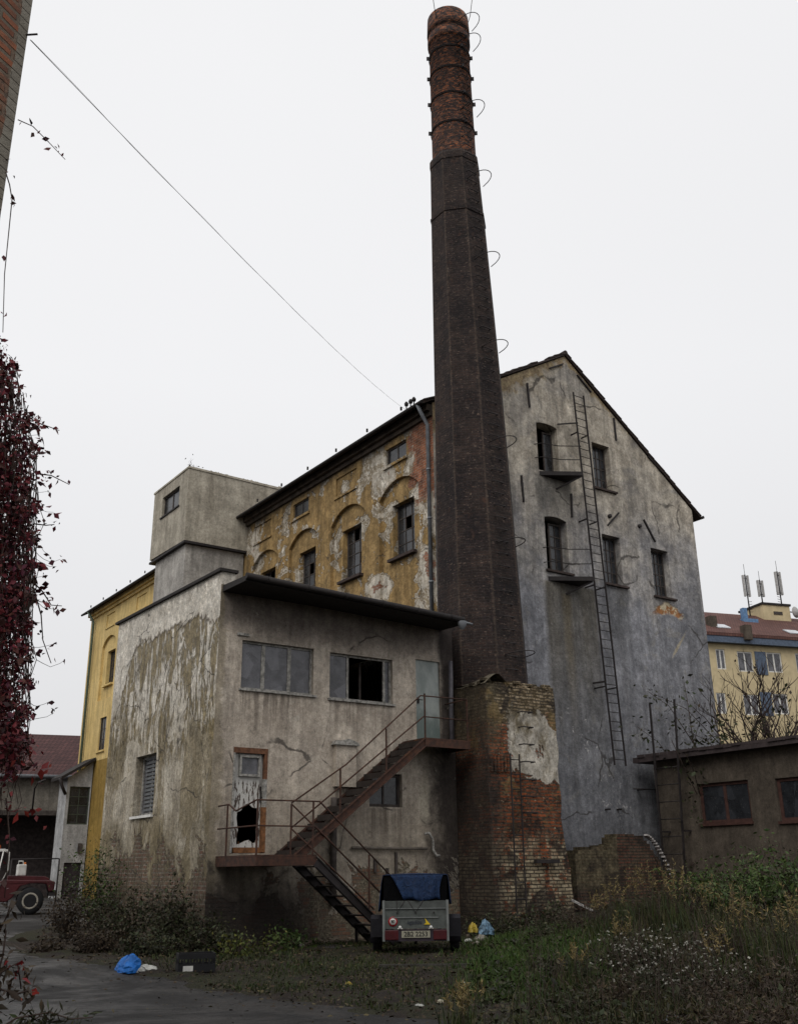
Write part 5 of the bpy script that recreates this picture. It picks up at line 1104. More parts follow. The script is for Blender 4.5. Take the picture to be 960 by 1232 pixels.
u, v = APF.uv(956, 737, -4.4); e = empty('satellite_dish', APF.P(u1, v, -4.4), 'grey round dish on an arm at the right side of the roof house', 'dish'); mb = MB(); mb.lathe([(0, -.12), (.3, -.06), (.5, .1), (.49, .12), (.3, -.03), (0, -.09)], 20, APF.P(u, v, -4.2), 'y'); mb.build('reflector', GREYP, e); mb = MB(); mb.tube([APF.P(u1-.02, v+.05, -4.5), APF.P(u, v, -4.35)], .05, 6); mb.build('arm', IRON, e)

# ------------------------------------------------------------------ near brick building at the left, overhead wire
nbp = np.array([NB_C[0], NB_C[1], 0]); nd = np.array([-.85, -.527, 0]); nn_ = np.array([-.527, .85, 0])
nb_ = empty('brick_house', nbp, 'old red brick house corner close by at the left edge', 'building')
mb = MB(); q = [nbp, nbp+nd*24, nbp+nd*24+nn_*13, nbp+nn_*13]; mb.hexa([tuple(p+np.array([0, 0, -.2])) for p in q]+[tuple(p+np.array([0, 0, 13.0])) for p in q]); mb.build('wall', NEARB, nb_)  # unseen height and length enlarged so the house shades the yard
mb = MB(); c_ = nbp+nd*12+nn_*6.5; mb.add([tuple(p+(p-c_)*.02+np.array([0, 0, 13.0])) for p in q]+[tuple(c_+np.array([0, 0, 17.0]))], [(0, 1, 4), (1, 2, 4), (2, 3, 4), (3, 0, 4), (3, 2, 1, 0)]); mb.build('roof', TILED, nb_)
mb = MB(); mb.tube([nbp+np.array([-.02, .0, 6.24]), nbp+np.array([.05, -.02, 6.27])], .006, 6); mb.build('wire_hook', IRON, nb_)
a = np.array(atD(37, 48, 5.05)); b = np.array(atX(488, 493, XM-.45)); mb = MB()
def wirepts(off): return [a+(b-a)*t+np.array([0, 0, -.18*4*t*(1-t)]) for t in np.linspace(0, 1, 60)]
mb.tube(wirepts(0), .0026, 5); mb.tube([p+np.array([.006*math.cos(i*.9), 0, .009*math.sin(i*.9)]) for i, p in enumerate(wirepts(0))], .0014, 4)
mb.top('overhead_wire', plain('wire_grey', (.3, .3, .3), .6), a, 'thin twisted overhead wire from the brick house to the factory eave', 'wire')

# ------------------------------------------------------------------ vegetation
LRED = mat_leaf('creeper_leaf', [(.045, .012, .016), (.1, .014, .022), (.15, .022, .028), (.075, .028, .02), (.028, .012, .013), (.075, .014, .03)])
LREDB = mat_leaf('scarlet_leaf', [(.09, .008, .012), (.17, .014, .014), (.2, .03, .014)])
LDARK = mat_leaf('dark_weed_leaf', [(.012, .013, .007), (.028, .026, .012), (.022, .034, .01), (.05, .042, .02)]); LGREEN = mat_leaf('green_leaf', [(.018, .038, .008), (.032, .062, .013), (.06, .085, .02), (.03, .045, .012)])
LBRIGHT = mat_leaf('yellow_green_leaf', [(.025, .04, .008), (.06, .075, .014), (.11, .1, .02)]); GRASS = mat_leaf('grass_blade', [(.014, .027, .006), (.026, .042, .009), (.04, .052, .014), (.065, .055, .024)])
GRASSB = mat_leaf('lush_grass_blade', [(.02, .048, .007), (.032, .07, .01), (.05, .085, .016), (.06, .07, .02)])
DRY = mat_leaf('dry_grass', [(.1, .08, .032), (.17, .13, .05), (.24, .175, .072)]); DRYD = mat_leaf('withered_leaf', [(.024, .018, .011), (.045, .031, .018), (.033, .023, .017), (.07, .05, .026)]); FLOW = mat_leaf('white_petal', [(.24, .23, .2), (.34, .33, .29)])
BARK = plain('dark_bark', (.035, .024, .022), .9); STEM = plain('stem_brown', (.045, .03, .024), .9)
def rdir(r, up=.6):
    a = r.uniform(0, 2*math.pi); return Vector((math.cos(a), math.sin(a), up)).normalized()
def plant(name, x, y, h, spread, nst, nlf, lsz, mat, label, cat, group=None, seed=1, stem=STEM, r=.012, low=.25, flat=.2, aspect=.5, droop=.2, z=None, twig=3, scatter=.12, stemname='stem', leafname='foliage'):
    R_ = random.Random(seed); z0_ = hz(x, y)-.03 if z is None else z; e = empty(name, (x, y, z0_), label, cat, group); mb = MB(); pts = []
    for i in range(nst):
        d = rdir(R_, R_.uniform(.9, 3.0)*h/max(.3, spread)); L = h*R_.uniform(.55, 1.05); base = Vector((x+R_.gauss(0, .12*spread), y+R_.gauss(0, .12*spread), z0_)); p = base.copy(); ch_ = [p.copy()]; v = d.copy()
        for k in range(5):
            v = (v+Vector((R_.gauss(0, .18), R_.gauss(0, .18), R_.gauss(-.03, .08)))).normalized(); p = p+v*L/5; ch_.append(p.copy())
        mb.tube(ch_, r, 4, r*.35); pts += [(ch_[k].lerp(ch_[k+1], t), v) for k in range(5) for t in (0, .33, .66) if (k+t)/5 > low]
        for k in range(twig):
            q = ch_[R_.randint(1, 4)]; w = (v+rdir(R_, R_.uniform(-.1, 1))*1.2).normalized()*L*R_.uniform(.18, .4); mid = q+w*.5+Vector((0, 0, .05*L)); mb.tube([q, mid, q+w], r*.5, 4, r*.2)
            pts += [(q.lerp(q+w, t), w) for t in (.3, .5, .7, .85, 1.)]
    mb.build(stemname, stem, e)
    if nlf:
        c = np.array([tuple(R_.choice(pts)[0]) for _ in range(nlf)])+RNG.normal(size=(nlf, 3))*scatter; c[:, 2] = np.maximum(c[:, 2], z0_+.03)
        leaf_mesh(leafname, c, lsz, mat, e, aspect, flat, droop)
    return e

# virginia creeper on the corner of the brick house
cr = empty('creeper', (NB_C[0], NB_C[1], 0), 'dark red creeper hanging in a dense curtain on the corner of the brick house', 'climbing plant')
R_ = random.Random(11); cen = []; mb = MB()
prof = [(395, 2), (430, 14), (470, 34), (520, 56), (560, 60), (600, 54), (650, 46), (700, 46), (750, 40), (800, 42), (850, 38), (900, 40), (930, 24), (960, 10)]
def wpx(py): return np.interp(py, [p[0] for p in prof], [p[1] for p in prof])
clumps = [(R_.uniform(-60, 50), R_.uniform(420, 930)) for _ in range(120)]
for i in range(30000):
    if R_.random() < .78:
        cx_, cy_ = R_.choice(clumps); px = cx_+R_.gauss(0, 7); py = cy_+R_.gauss(0, 17)
    else: px = R_.uniform(-70, 62); py = R_.uniform(405, 950)
    w = wpx(py)
    if px > w*(.6+.4*math.sin(py*.09)**2)+R_.gauss(0, 3): continue
    cen.append(atD(px, py, R_.uniform(4.75, 5.35)))
leaf_mesh('leaves', cen[:-3000], .022, LRED, cr, .6, .0, .45, jit=.5); leaf_mesh('large_leaves', cen[-3000:], .031, LRED, cr, .75, .0, .5, jit=.4)
cen2 = []
for i in range(260):
    strand = R_.uniform(-30, 1)+0; py0 = R_.uniform(395, 520); x = R_.uniform(-45, 1)*.8; 
    sx = R_.uniform(-60, 48); y0 = R_.uniform(420, 700); y1 = y0+R_.uniform(120, 360); d = R_.uniform(4.8, 5.3); pts = []; 
    if y1 > 985: y1 = 985
    x = min(sx, wpx(y0)-R_.uniform(0, 14)); n_ = 16
    for k in range(n_+1):
        py = y0+(y1-y0)*k/n_; x += R_.gauss(-.3, 3.0); x = min(x, wpx(min(py, 930))+R_.uniform(-8, 5)); pts.append(atD(x, py, d+R_.gauss(0, .02)))
    mb.tube(pts, .0026, 4, .0014)
    if R_.random() < .6:
        k = R_.randint(2, n_-2); q = pts[k]; sgn = R_.choice((-1, 1, 1)); tw_ = [q]
        for _k in range(4): q = q+RT*sgn*R_.uniform(.015, .045)+np.array([0, 0, R_.uniform(-.03, .02)]); tw_.append(q)
        mb.tube(tw_, .0018, 3, .001); cen2 += [tw_[-1]+RNG.normal(size=3)*.008 for _k in range(3)]
# loose sprigs into the sky
for (path) in ([(22, 144), (40, 152), (60, 172), (79, 192)], [(2, 190), (12, 222), (15, 240), (6, 330), (4, 400)], [(30, 500), (50, 510), (72, 518)], [(45, 570), (62, 572), (84, 583)], [(40, 630), (56, 632), (66, 631)], [(40, 700), (52, 712), (62, 728), (75, 729)], [(40, 705), (50, 740), (52, 770), (62, 798)], [(12, 430), (20, 445), (24, 455)], [(25, 880), (38, 915), (42, 920)], [(8, 960), (12, 1010), (6, 1080)]):
    P_ = [atD(a_, b_, 5.0) for a_, b_ in path]; mb.tube(P_, .004, 4, .002)
    for k in range(12):
        i = R_.randint(0, len(P_)-2); t = R_.random(); cen2.append(P_[i]*(1-t)+P_[i+1]*t+RNG.normal(size=3)*.012)
mb.build('stems', STEM, cr)
leaf_mesh('sprig_leaves', cen2, .032, LRED, cr, .6, 0, .3)
cen3 = [atD(*p, R_.uniform(4.7, 5.0))+RNG.normal(size=3)*.025 for p in [(36, 897), (44, 925), (54, 932), (30, 905), (42, 982), (33, 978), (8, 960), (4, 972), (22, 915), (13, 985)] for _ in range(4)]
leaf_mesh('scarlet_leaves', cen3, .036, LREDB, cr, .6, 0, .5)
# lower shoots of the creeper and fern-like plant in the left foreground
e = empty('creeper_shoot', (1.05, 4.3, 0), 'low red-leaved shoot sprouting in the left foreground below the creeper', 'plant'); mb = MB(); c1 = []; c2 = []
for (path) in ([(-30, 1260), (-12, 1200), (4, 1150), (8, 1120)], [(-40, 1230), (0, 1190), (20, 1196), (34, 1192), (38, 1198)], [(-30, 1240), (2, 1170), (22, 1158), (26, 1190)], [(-40, 1180), (-5, 1130), (10, 1100), (14, 1085)]):
    P_ = [atD(a_, b_, 4.6) for a_, b_ in path]; mb.tube(P_, .006, 4, .003)
    for k in range(46):
        i = R_.randint(0, len(P_)-2); t = R_.random(); c1.append(P_[i]*(1-t)+P_[i+1]*t+RNG.normal(size=3)*.03)
mb.build('stem', STEM, e); leaf_mesh('leaves', c1, .045, DRYD, e, .35, 0, .5)
leaf_mesh('scarlet_leaves', [atD(a_, b_, 4.55)+RNG.normal(size=3)*.02 for a_, b_ in ((22, 1158), (25, 1180), (38, 1196), (20, 1172)) for _ in range(3)], .038, LREDB, e, .6, 0, .5)
e = empty('dry_weed', (1.3, 4.1, 0), 'withered arching weed with narrow leaves at the bottom left corner', 'plant'); mb = MB(); c1 = []
for (path) in ([(-20, 1250), (20, 1225), (60, 1218), (85, 1226), (112, 1224)], [(-10, 1260), (30, 1232), (50, 1222), (64, 1230)], [(20, 1262), (60, 1238), (95, 1232)]):
    P_ = [atD(a_, b_, 4.4) for a_, b_ in path]; mb.tube(P_, .004, 4, .002)
    for k in range(70):
        i = R_.randint(0, len(P_)-2); t = R_.random(); c1.append(P_[i]*(1-t)+P_[i+1]*t+RNG.normal(size=3)*.01)
mb.tube([P_[0], (P_[0][0], P_[0][1], 0)], .006, 5); mb.build('stem', STEM, e); leaf_mesh('leaves', c1, .04, LDARK, e, .2, 0, .0)

# bushes along the annex's left wall
bg = 'scrubby bushes along the whitewashed annex wall'
for i, (px, d, h, sp, n_, mt, lab_) in enumerate(((117, 27.2, 2.0, .9, 2600, LGREEN, 'tall leafy bush against the far end of the whitewashed wall'), (150, 24.3, 1.15, 1.1, 2400, LDARK, 'dense dark bush below the slatted side window'), (205, 22.6, 1.3, 1.1, 2600, LDARK, 'spiky dark bush between the side window and the annex corner'), (242, 21.8, .75, .9, 1800, LDARK, 'low dark bush at the front corner of the annex'), (84, 25.6, 1.15, .9, 2000, DRYD, 'brown withered bush in front of the lean-to'), (112, 22.6, .62, 1.2, 1800, DRYD, 'low brown bush behind the blue rubbish bag'), (272, 21.2, .5, .8, 1300, LDARK, 'small pale-flecked bush below the stair landing'), (62, 23.0, .35, 1.0, 900, DRYD, 'lowest brown scrub at the road edge near the red car'), (175, 21.2, .55, 1.2, 1800, LDARK, 'low dark bush directly behind the black crate'))):
    p = atD(px, 1100, d); plant('bush', p[0], p[1], h, sp, 26, n_, .062, mt, lab_, 'bush', bg, seed=20+i, twig=5, scatter=.1, r=.007)
plant('bright_weed', 9.0, 18.3, .4, .9, 16, 420, .07, LBRIGHT, 'yellow-green weed beside the black crate', 'weed', seed=41); plant('bright_weed', 9.9, 18.7, .35, .9, 14, 300, .06, LBRIGHT, 'yellow-green weed in front of the stair landing', 'weed', seed=42)
plant('nettle', 10.6, 19.0, .55, .8, 14, 500, .08, LGREEN, 'green nettle clump under the stair landing', 'weed', seed=43)

# right-hand thicket
sg_ = 'leafy shrubs in front of the dark shed'
for i, (px, py, d, h, lab_) in enumerate(((845, 1060, 25.5, 1.5, 'leafy green shrub just right of the shed ladder'), (880, 1050, 24., 1.65, 'leafy green shrub below the first brown window'), (925, 1040, 22.5, 1.8, 'tall leafy green shrub below the second brown window'), (962, 1035, 20., 1.8, 'leafy green shrub cut by the right edge'), (905, 1090, 20.5, 1.15, 'lower green shrub in front of the tall leafy ones'))):
    p = atD(px, py, d); plant('leafy_shrub', p[0], p[1], h*.85, 1.3, 24, 1900, .085, LGREEN, lab_, 'shrub', sg_, seed=60+i, droop=.35, aspect=.42, scatter=.1, twig=4)
dg = 'dark weeds on the overgrown plot'
k = 0
for (px, py, d, h, mt) in ((700, 1120, 20.5, .7, DRYD), (735, 1110, 21.5, .8, LDARK), (775, 1105, 21.5, .9, LDARK), (815, 1110, 20.5, .95, DRYD), (660, 1115, 20., .55, LDARK), (690, 1165, 15.5, .6, LDARK), (740, 1190, 13., .65, DRYD), (800, 1180, 13.5, .75, LDARK), (850, 1190, 12.5, .8, DRYD), (900, 1170, 13.5, .9, LDARK), (945, 1170, 13., 1.0, DRYD), (830, 1220, 10.8, .6, DRYD), (900, 1222, 10.5, .7, DRYD), (955, 1215, 10.2, .85, DRYD), (760, 1145, 16.5, .8, LDARK), (860, 1140, 16.5, .9, DRYD), (935, 1125, 17., 1.1, LDARK), (720, 1215, 11.2, .4, LDARK), (690, 1195, 12.6, .4, LDARK), (650, 1150, 16.5, .4, LDARK)):
    p = atD(px, py, d); h = h*.85; k += 1
    plant('weed_clump', p[0], p[1], h, .9, 22, 1200, .055, mt, 'withered brown weed clump on the overgrown plot' if mt is DRYD else 'dark green weed clump on the overgrown plot', 'weed', dg, seed=80+k, r=.006, aspect=.3, scatter=.09, low=.1)
# golden grass tufts
def tuft(x, y, h, label, seed):
    R2 = random.Random(seed); z0_ = hz(x, y)-.02; e = empty('dry_grass_tuft', (x, y, z0_), label, 'grass tuft', 'dry golden grass tufts on the overgrown plot')
    base = np.array([(x+R2.gauss(0, .12), y+R2.gauss(0, .12), z0_) for _ in range(60)]); blade_mesh('blades', base, h*.6, GRASS, e, .5, .008)
    mb = MB(); cen = []; 
    for i in range(9):
        b_ = Vector((x+R2.gauss(0, .1), y+R2.gauss(0, .1), z0_)); a_ = R2.uniform(0, 6.28); l = R2.uniform(.02, .25)*h; H = h*R2.uniform(.75, 1.1); t_ = b_+Vector((math.cos(a_)*l, math.sin(a_)*l, H)); m_ = b_.lerp(t_, .5)-Vector((math.cos(a_)*l*.2, math.sin(a_)*l*.2, 0)); mb.tube([b_, m_, t_], .004, 4, .002)
        cen = [tuple(m_.lerp(t_, (.68+.32*R2.random()-.5)*2)) for q in range(30)]; leaf_mesh('plume', np.array(cen)+RNG.normal(size=(30, 3))*.006, .05, DRY, e, .2, 0, -.9)
    mb.build('stalks', STEM, e)
    return e
tl = 'dry golden grass tuft with feathery plumes on the overgrown plot'
for i, (px, py, d, h) in enumerate(((745, 1090, 19., 1.0), (762, 1085, 19.5, 1.1), (780, 1082, 19.5, 1.2), (800, 1080, 20, 1.2), (725, 1100, 18.6, .85), (818, 1090, 19, 1.1), (850, 1100, 17.5, 1.15), (880, 1105, 16.5, 1.2), (905, 1100, 16, 1.25), (935, 1100, 15.5, 1.3), (955, 1090, 15.2, 1.4), (748, 1125, 16.5, .8), (868, 1130, 14.5, 1.0), (690, 1150, 15, .7), (560, 1205, 12.0, .45), (548, 1212, 11.6, .4))):
    p = atD(px, py, d); tuft(p[0], p[1], h*.9, tl if i < 14 else 'short dry grass tuft at the edge of the road', 200+i)
# white asters
def aster(x, y, h, n, seed, label):
    R2 = random.Random(seed); z0_ = hz(x, y); e = empty('white_aster', (x, y, z0_), label, 'wildflower', 'white asters on the overgrown plot'); mb = MB(); cen = []; lv = []
    for i in range(16):
        t_ = Vector((x+R2.gauss(0, .3), y+R2.gauss(0, .3), z0_+h*R2.uniform(.6, 1.05))); b_ = Vector((x+R2.gauss(0, .1), y+R2.gauss(0, .1), z0_)); m_ = b_.lerp(t_, .6)+Vector((0, 0, .05)); mb.tube([b_, m_, t_], .004, 4, .002); lv += [tuple(b_.lerp(t_, R2.random())) for _ in range(20)]
        for q in range(n): f = t_+Vector((R2.gauss(0, .06), R2.gauss(0, .06), R2.gauss(0, .04))); cen.append(f)
    mb.build('stalks', STEM, e); leaf_mesh('foliage', np.array(lv)+RNG.normal(size=(len(lv), 3))*.03, .06, LDARK, e, .25)
    fl = [tuple(c) for c in cen for _ in range(4)]; leaf_mesh('flowers', fl, .024, FLOW, e, .8, .5, 0, .2)
for i, (px, py, d, h) in enumerate(((765, 1125, 14.8, .75), (790, 1118, 15., .85), (820, 1128, 14.5, .85), (800, 1140, 13.8, .75), (740, 1110, 16., .6), (845, 1130, 14.3, .85), (835, 1152, 13., .7), (775, 1150, 13.2, .6))):
    p = atD(px, py+40, d); aster(p[0], p[1], h*.8, 2, 300+i, 'bushy white aster in flower on the overgrown plot')
# grass and litter leaves
def inside(x, y): return x > float(edge(y))+.05
pts = []; lush = []; lit = []; R_ = random.Random(17)
while len(pts) < 46000:
    b_ = rad(R_.uniform(20, 60)); d = 9.3+R_.random()**1.1*14; x, y = d*math.sin(b_), d*math.cos(b_)
    if not inside(x, y) or (y > 19 and 16 < x < 18.6) or (y > 20.4 and x < 16.1): continue
    dens = .5+.5*math.sin(x*1.3+1.7*math.sin(y*.9))*math.sin(y*1.1+x*.4); bb = math.degrees(b_)
    f = np.interp(bb, [22, 33, 37, 40, 46, 60], [.6, .35, .12, .7, 1, 1])*(.05+dens**1.5)
    if R_.random() > f: continue
    pts.append((x, y, hz(x, y)-.01))
blade_mesh('grass', pts, .075, GRASS, None, .9, .009)
bpy.data.objects['grass']['kind'] = 'stuff'; tag(bpy.data.objects['grass'], 'short mixed grass growing over the dark soil', 'grass')
for i in range(14000):
    px = R_.gauss(655, 42); py = R_.gauss(1148, 16); r = ray(px, py)
    if r[2] > -.02: continue
    p = CAM+r*((.18-EYE)/r[2]); lush.append((p[0], p[1], hz(p[0], p[1])))
lush = [p for p in lush if math.hypot(p[0], p[1]) < 24 and not (p[1] > 18.9 and 15.5 < p[0] < 18.7)]
o = blade_mesh('lush_grass', lush, .13, GRASSB, None, .9, .008); tag(o, 'bright green grass patch right of the trailer', 'grass', kind='stuff')
while len(lit) < 9000:
    b_ = rad(R_.uniform(16, 60)); d = 9+R_.random()*14; x, y = d*math.sin(b_), d*math.cos(b_)
    if x < float(edge(y))-abs(R_.gauss(0, .2))-(R_.random()**6)*3 or (y > 20.4): continue
    lit.append((x, y, hz(x, y)+.035))
tall = []
while len(tall) < 12000:
    b_ = rad(R_.uniform(40.5, 60)); d = 10+R_.random()*11; x, y = d*math.sin(b_), d*math.cos(b_)
    if R_.random() > np.interp(math.degrees(b_), [40, 44, 48, 52], [.0, .15, .7, 1])*(.35+.65*math.sin(x*1.7+y)*math.sin(y*1.4-x*.6)): continue
    tall.append((x, y, hz(x, y)-.02))
o = blade_mesh('rough_grass', tall, .3, mat_leaf('rough_grass_blade', [(.012, .021, .006), (.022, .033, .009), (.04, .042, .014), (.075, .06, .025), (.03, .024, .013)]), None, .8, .006); tag(o, 'rough tangled grass between the weeds of the overgrown plot', 'grass', kind='stuff')
bl2 = []
for i in range(260):
    b_ = rad(R_.uniform(38.5, 58)); d = 9.6+R_.random()*11; x, y = d*math.sin(b_), d*math.cos(b_); z = hz(x, y); n_ = R_.randint(14, 40); sp_ = R_.uniform(.08, .25)
    bl2 += [(x+R_.gauss(0, sp_), y+R_.gauss(0, sp_), z+abs(R_.gauss(0, sp_*.7))) for _ in range(n_)]
o = leaf_mesh('ground_leaves', bl2, .065, LDARK, None, .55, .5, -.1); tag(o, 'low broad-leaved ground cover between the grasses', 'ground cover', kind='stuff')
stk = MB()
for i in range(420):
    b_ = rad(R_.uniform(41, 59)); d = 10+R_.random()*11; x, y = d*math.sin(b_), d*math.cos(b_); z = hz(x, y); a_ = R_.uniform(0, 6.28); L = R_.uniform(.3, .95); k = R_.uniform(.05, .45)
    p_ = Vector((x, y, z)); t_ = p_+Vector((math.cos(a_)*k*L, math.sin(a_)*k*L, L)); stk.tube([p_, p_.lerp(t_, .5)-Vector((math.cos(a_), math.sin(a_), 0))*.03, t_], .0045, 3, .002)
o = stk.build('dead_stalks', STEM, None); tag(o, 'thin dead plant stalks sticking up through the rough grass', 'dead stalks', kind='stuff')
LIT = mat_leaf('fallen_leaf', [(.03, .018, .01), (.06, .038, .016), (.02, .013, .009), (.1, .08, .035)])
o = leaf_mesh('fallen_leaves', lit, .05, LIT, None, .6, .85); tag(o, 'fallen brown leaves scattered over the dirt', 'leaf litter', kind='stuff')
# plants along the foot of the flue block and wall
for i, (px, py, d) in enumerate(((600, 1118, 23.6), (625, 1112, 24.2), (650, 1110, 24.6), (575, 1112, 24.4), (672, 1105, 25.))):
    p = atD(px, py, d); plant('foot_weed', p[0], p[1], .5, .8, 14, 550, .07, LDARK, 'dark weed at the foot of the brick block', 'weed', 'weeds along the foot of the brick block', seed=400+i, r=.006)
# bare shrub beside the shed ladder
plant('bare_shrub', 23.9, 20.7, 2.1, 1.0, 14, 60, .04, DRYD, 'leafless twiggy shrub between the ruined wall and the shed ladder', 'shrub', seed=501, twig=5, r=.012)
# bare tree behind the shed
def bare_tree(x, y, h, seed):
    R2 = random.Random(seed); e = empty('bare_tree', (x, y, 0), 'leafless tree with upright branches rising behind the shed roof', 'tree'); mb = MB(); tips = []
    def grow(p, v, L, r, depth):
        pts = [p]; q = p.copy(); vv = v.copy()
        for k in range(4):
            vv = (vv+Vector((R2.gauss(0, .12), R2.gauss(0, .12), .06))).normalized(); q = q+vv*L/4; pts.append(q.copy())
        mb.tube(pts, r, 5, r*.55)
        if depth == 0: tips.append(q); return
        for k in range(R2.randint(3, 4)):
            s = R2.choice(pts[1:]) if k else q; a = rdir(R2, .4); grow(s.copy(), (vv*1.0+a*.85).normalized(), L*R2.uniform(.5, .72), r*.55, depth-1)
    t = MB(); t.tube([(x, y, -.2), (x+.1, y, 2.4), (x+.2, y+.1, 4.2)], .14, 8, .09); t.build('trunk', BARK, e)
    for i in range(9): a = rdir(R2, R2.uniform(.9, 2.2)); grow(Vector((x+.2, y+.1, 4.1-.3*(i % 3))), a, h*.34*R2.uniform(.8, 1.15), .05, 3)
    mb.build('branches', BARK, e); leaf_mesh('last_leaves', [tuple(R2.choice(tips)) for _ in range(45)], .11, DRYD, e, .6, 0, .4)
p = atD(920, 885, 34.); bare_tree(p[0], p[1], 6.0, 9)
p = atD(884, 890, 33.5); plant('ivy_bush', p[0], p[1], 7.0, 1.1, 16, 2600, .13, LDARK, 'dark ivy-clad bush showing over the shed roof beside the gable', 'bush', seed=77, r=.03, low=.55, scatter=.2, z=0.)
p = atX(862, 905, 29.8); plant('sapling', p[0]+.2, p[1]-.6, 7.6, .5, 3, 8, .1, DRYD, 'thin bare sapling leaning at the gable corner', 'sapling', seed=78, r=.03, low=.8, z=0.)
# sprig on the tower roof
plant('roof_weed', 14.75, 35.6, .55, .5, 5, 24, .07, LDARK, 'small dry weed growing on the lift tower roof', 'weed', seed=90, r=.008, z=17.1)

# ------------------------------------------------------------------ litter
def crumple(name, x, y, w, d, h, mat, label, seed, cat='litter', z=None):
    """a slumped bag: dome with folded, pointed creases"""
    R2 = random.Random(seed); z0_ = hz(x, y) if z is None else z; mb = MB(); n, m = 20, 9; vs = []; ph = [R2.uniform(0, 6.3) for _ in range(6)]; ang = R2.uniform(0, 3.1); tilt = R2.uniform(-.35, .35)
    for j in range(m+1):
        v = j/m
        for i in range(n):
            t = 2*math.pi*i/n; f = math.cos(.5*math.pi*min(v, .985)); k = 1+.16*math.sin(3*t+ph[0])+.13*math.sin(5*t+ph[1]+4*v)+.10*math.sin(8*t+ph[2])*v+R2.uniform(-.1, .1)
            a, b = w*.5*f*k*math.cos(t), d*.5*f*k*math.sin(t); zz = h*math.sin(.5*math.pi*v)*(1+(.25*math.sin(2*t+ph[3])+tilt*math.cos(t))*(1-v)**.5)+R2.uniform(-.06, .06)*h
            vs.append((x+a*math.cos(ang)-b*math.sin(ang), y+a*math.sin(ang)+b*math.cos(ang), z0_+max(0, zz)))
    fs = []
    for j in range(m):
        for i in range(n):
            a, b, c, e_ = j*n+i, j*n+(i+1) % n, (j+1)*n+(i+1) % n, (j+1)*n+i
            fs += [(a, b, c), (a, c, e_)] if (i+j) % 2 else [(a, b, e_), (b, c, e_)]
    fs.append([m*n+i for i in range(n)]); mb.add(vs, fs); return mb, (x, y, z0_)
BLUEB = plain('blue_plastic', (.008, .12, .42), .45, .3, 8); WHITEB = plain('white_plastic', (.4, .4, .37), .45, .2, 12); YELB = plain('yellow_plastic', (.3, .22, .03), .45, .2, 12); 
def gp(px, py, z=.1):
    r = ray(px, py); return CAM+r*((z-EYE)/r[2])
p = gp(154, 1174, .04); e = empty('rubbish_bag', (p[0], p[1], .03), 'bright blue plastic bag spilling white scraps at the road edge', 'rubbish bag')
mb, l = crumple('b', p[0], p[1], .42, .34, .25, BLUEB, '', 3); mb.build('bag', BLUEB, e); mb, l = crumple('b', p[0]+.3, p[1]-.12, .34, .2, .1, WHITEB, '', 4); mb.build('scraps', WHITEB, e)
p = gp(235, 1167, .1); e = empty('crate', (p[0], p[1], .1), 'black plastic crate with a small white label at the edge of the bushes', 'crate'); c_, s_ = math.cos(-.3), math.sin(-.3)
mb = MB(); zb = .08; tx_ = lambda a, b, c: (p[0]+a*c_-b*s_, p[1]+a*s_+b*c_, zb+c)
def lbox(mb, a0, a1, b0, b1, c0, c1): mb.hexa([tx_(a0, b0, c0), tx_(a1, b0, c0), tx_(a1, b1, c0), tx_(a0, b1, c0), tx_(a0, b0, c1), tx_(a1, b0, c1), tx_(a1, b1, c1), tx_(a0, b1, c1)])
for q in ((-.3, .3, -.2, -.18), (-.3, .3, .18, .2), (-.3, -.28, -.18, .18), (.28, .3, -.18, .18)):
    lbox(mb, *q, 0, .12); lbox(mb, *q, .2, .28)
    for k in range(7):
        a = q[0]+(q[1]-q[0])*k/6; b = q[2]+(q[3]-q[2])*k/6
        if q[1]-q[0] > .1: lbox(mb, max(q[0], a-.015), min(q[1], a+.015), q[2], q[3], .12, .2)
        else: lbox(mb, q[0], q[1], max(q[2], b-.015), min(q[3], b+.015), .12, .2)
lbox(mb, -.28, .28, -.18, .18, .0, .02); mb.build('box', plain('black_plastic', (.01, .01, .012), .5), e); mb = MB(); lbox(mb, -.22, -.06, -.208, -.202, .02, .1); mb.build('label_card', WHITEP, e)
p = gp(582, 1128, .2); e = empty('torn_bag', (p[0], p[1], hz(p[0], p[1])), 'torn blue and yellow plastic bag dumped in front of the brick block', 'rubbish bag')
mb, l = crumple('b', p[0]+.05, p[1], .36, .3, .3, BLUEB, '', 5, z=hz(p[0], p[1])+.1); mb.build('bag', plain('pale_blue_plastic', (.1, .17, .24), .5, .7, 14), e); mb, l = crumple('b', p[0]-.2, p[1]+.1, .26, .2, .18, YELB, '', 6, z=hz(p[0], p[1])+.16); mb.build('flap', YELB, e); mb, l = crumple('b', p[0]-.05, p[1], .4, .25, .14, WHITEB, '', 7); mb.build('sack', plain('dirty_sack', (.22, .2, .17), .8), e)
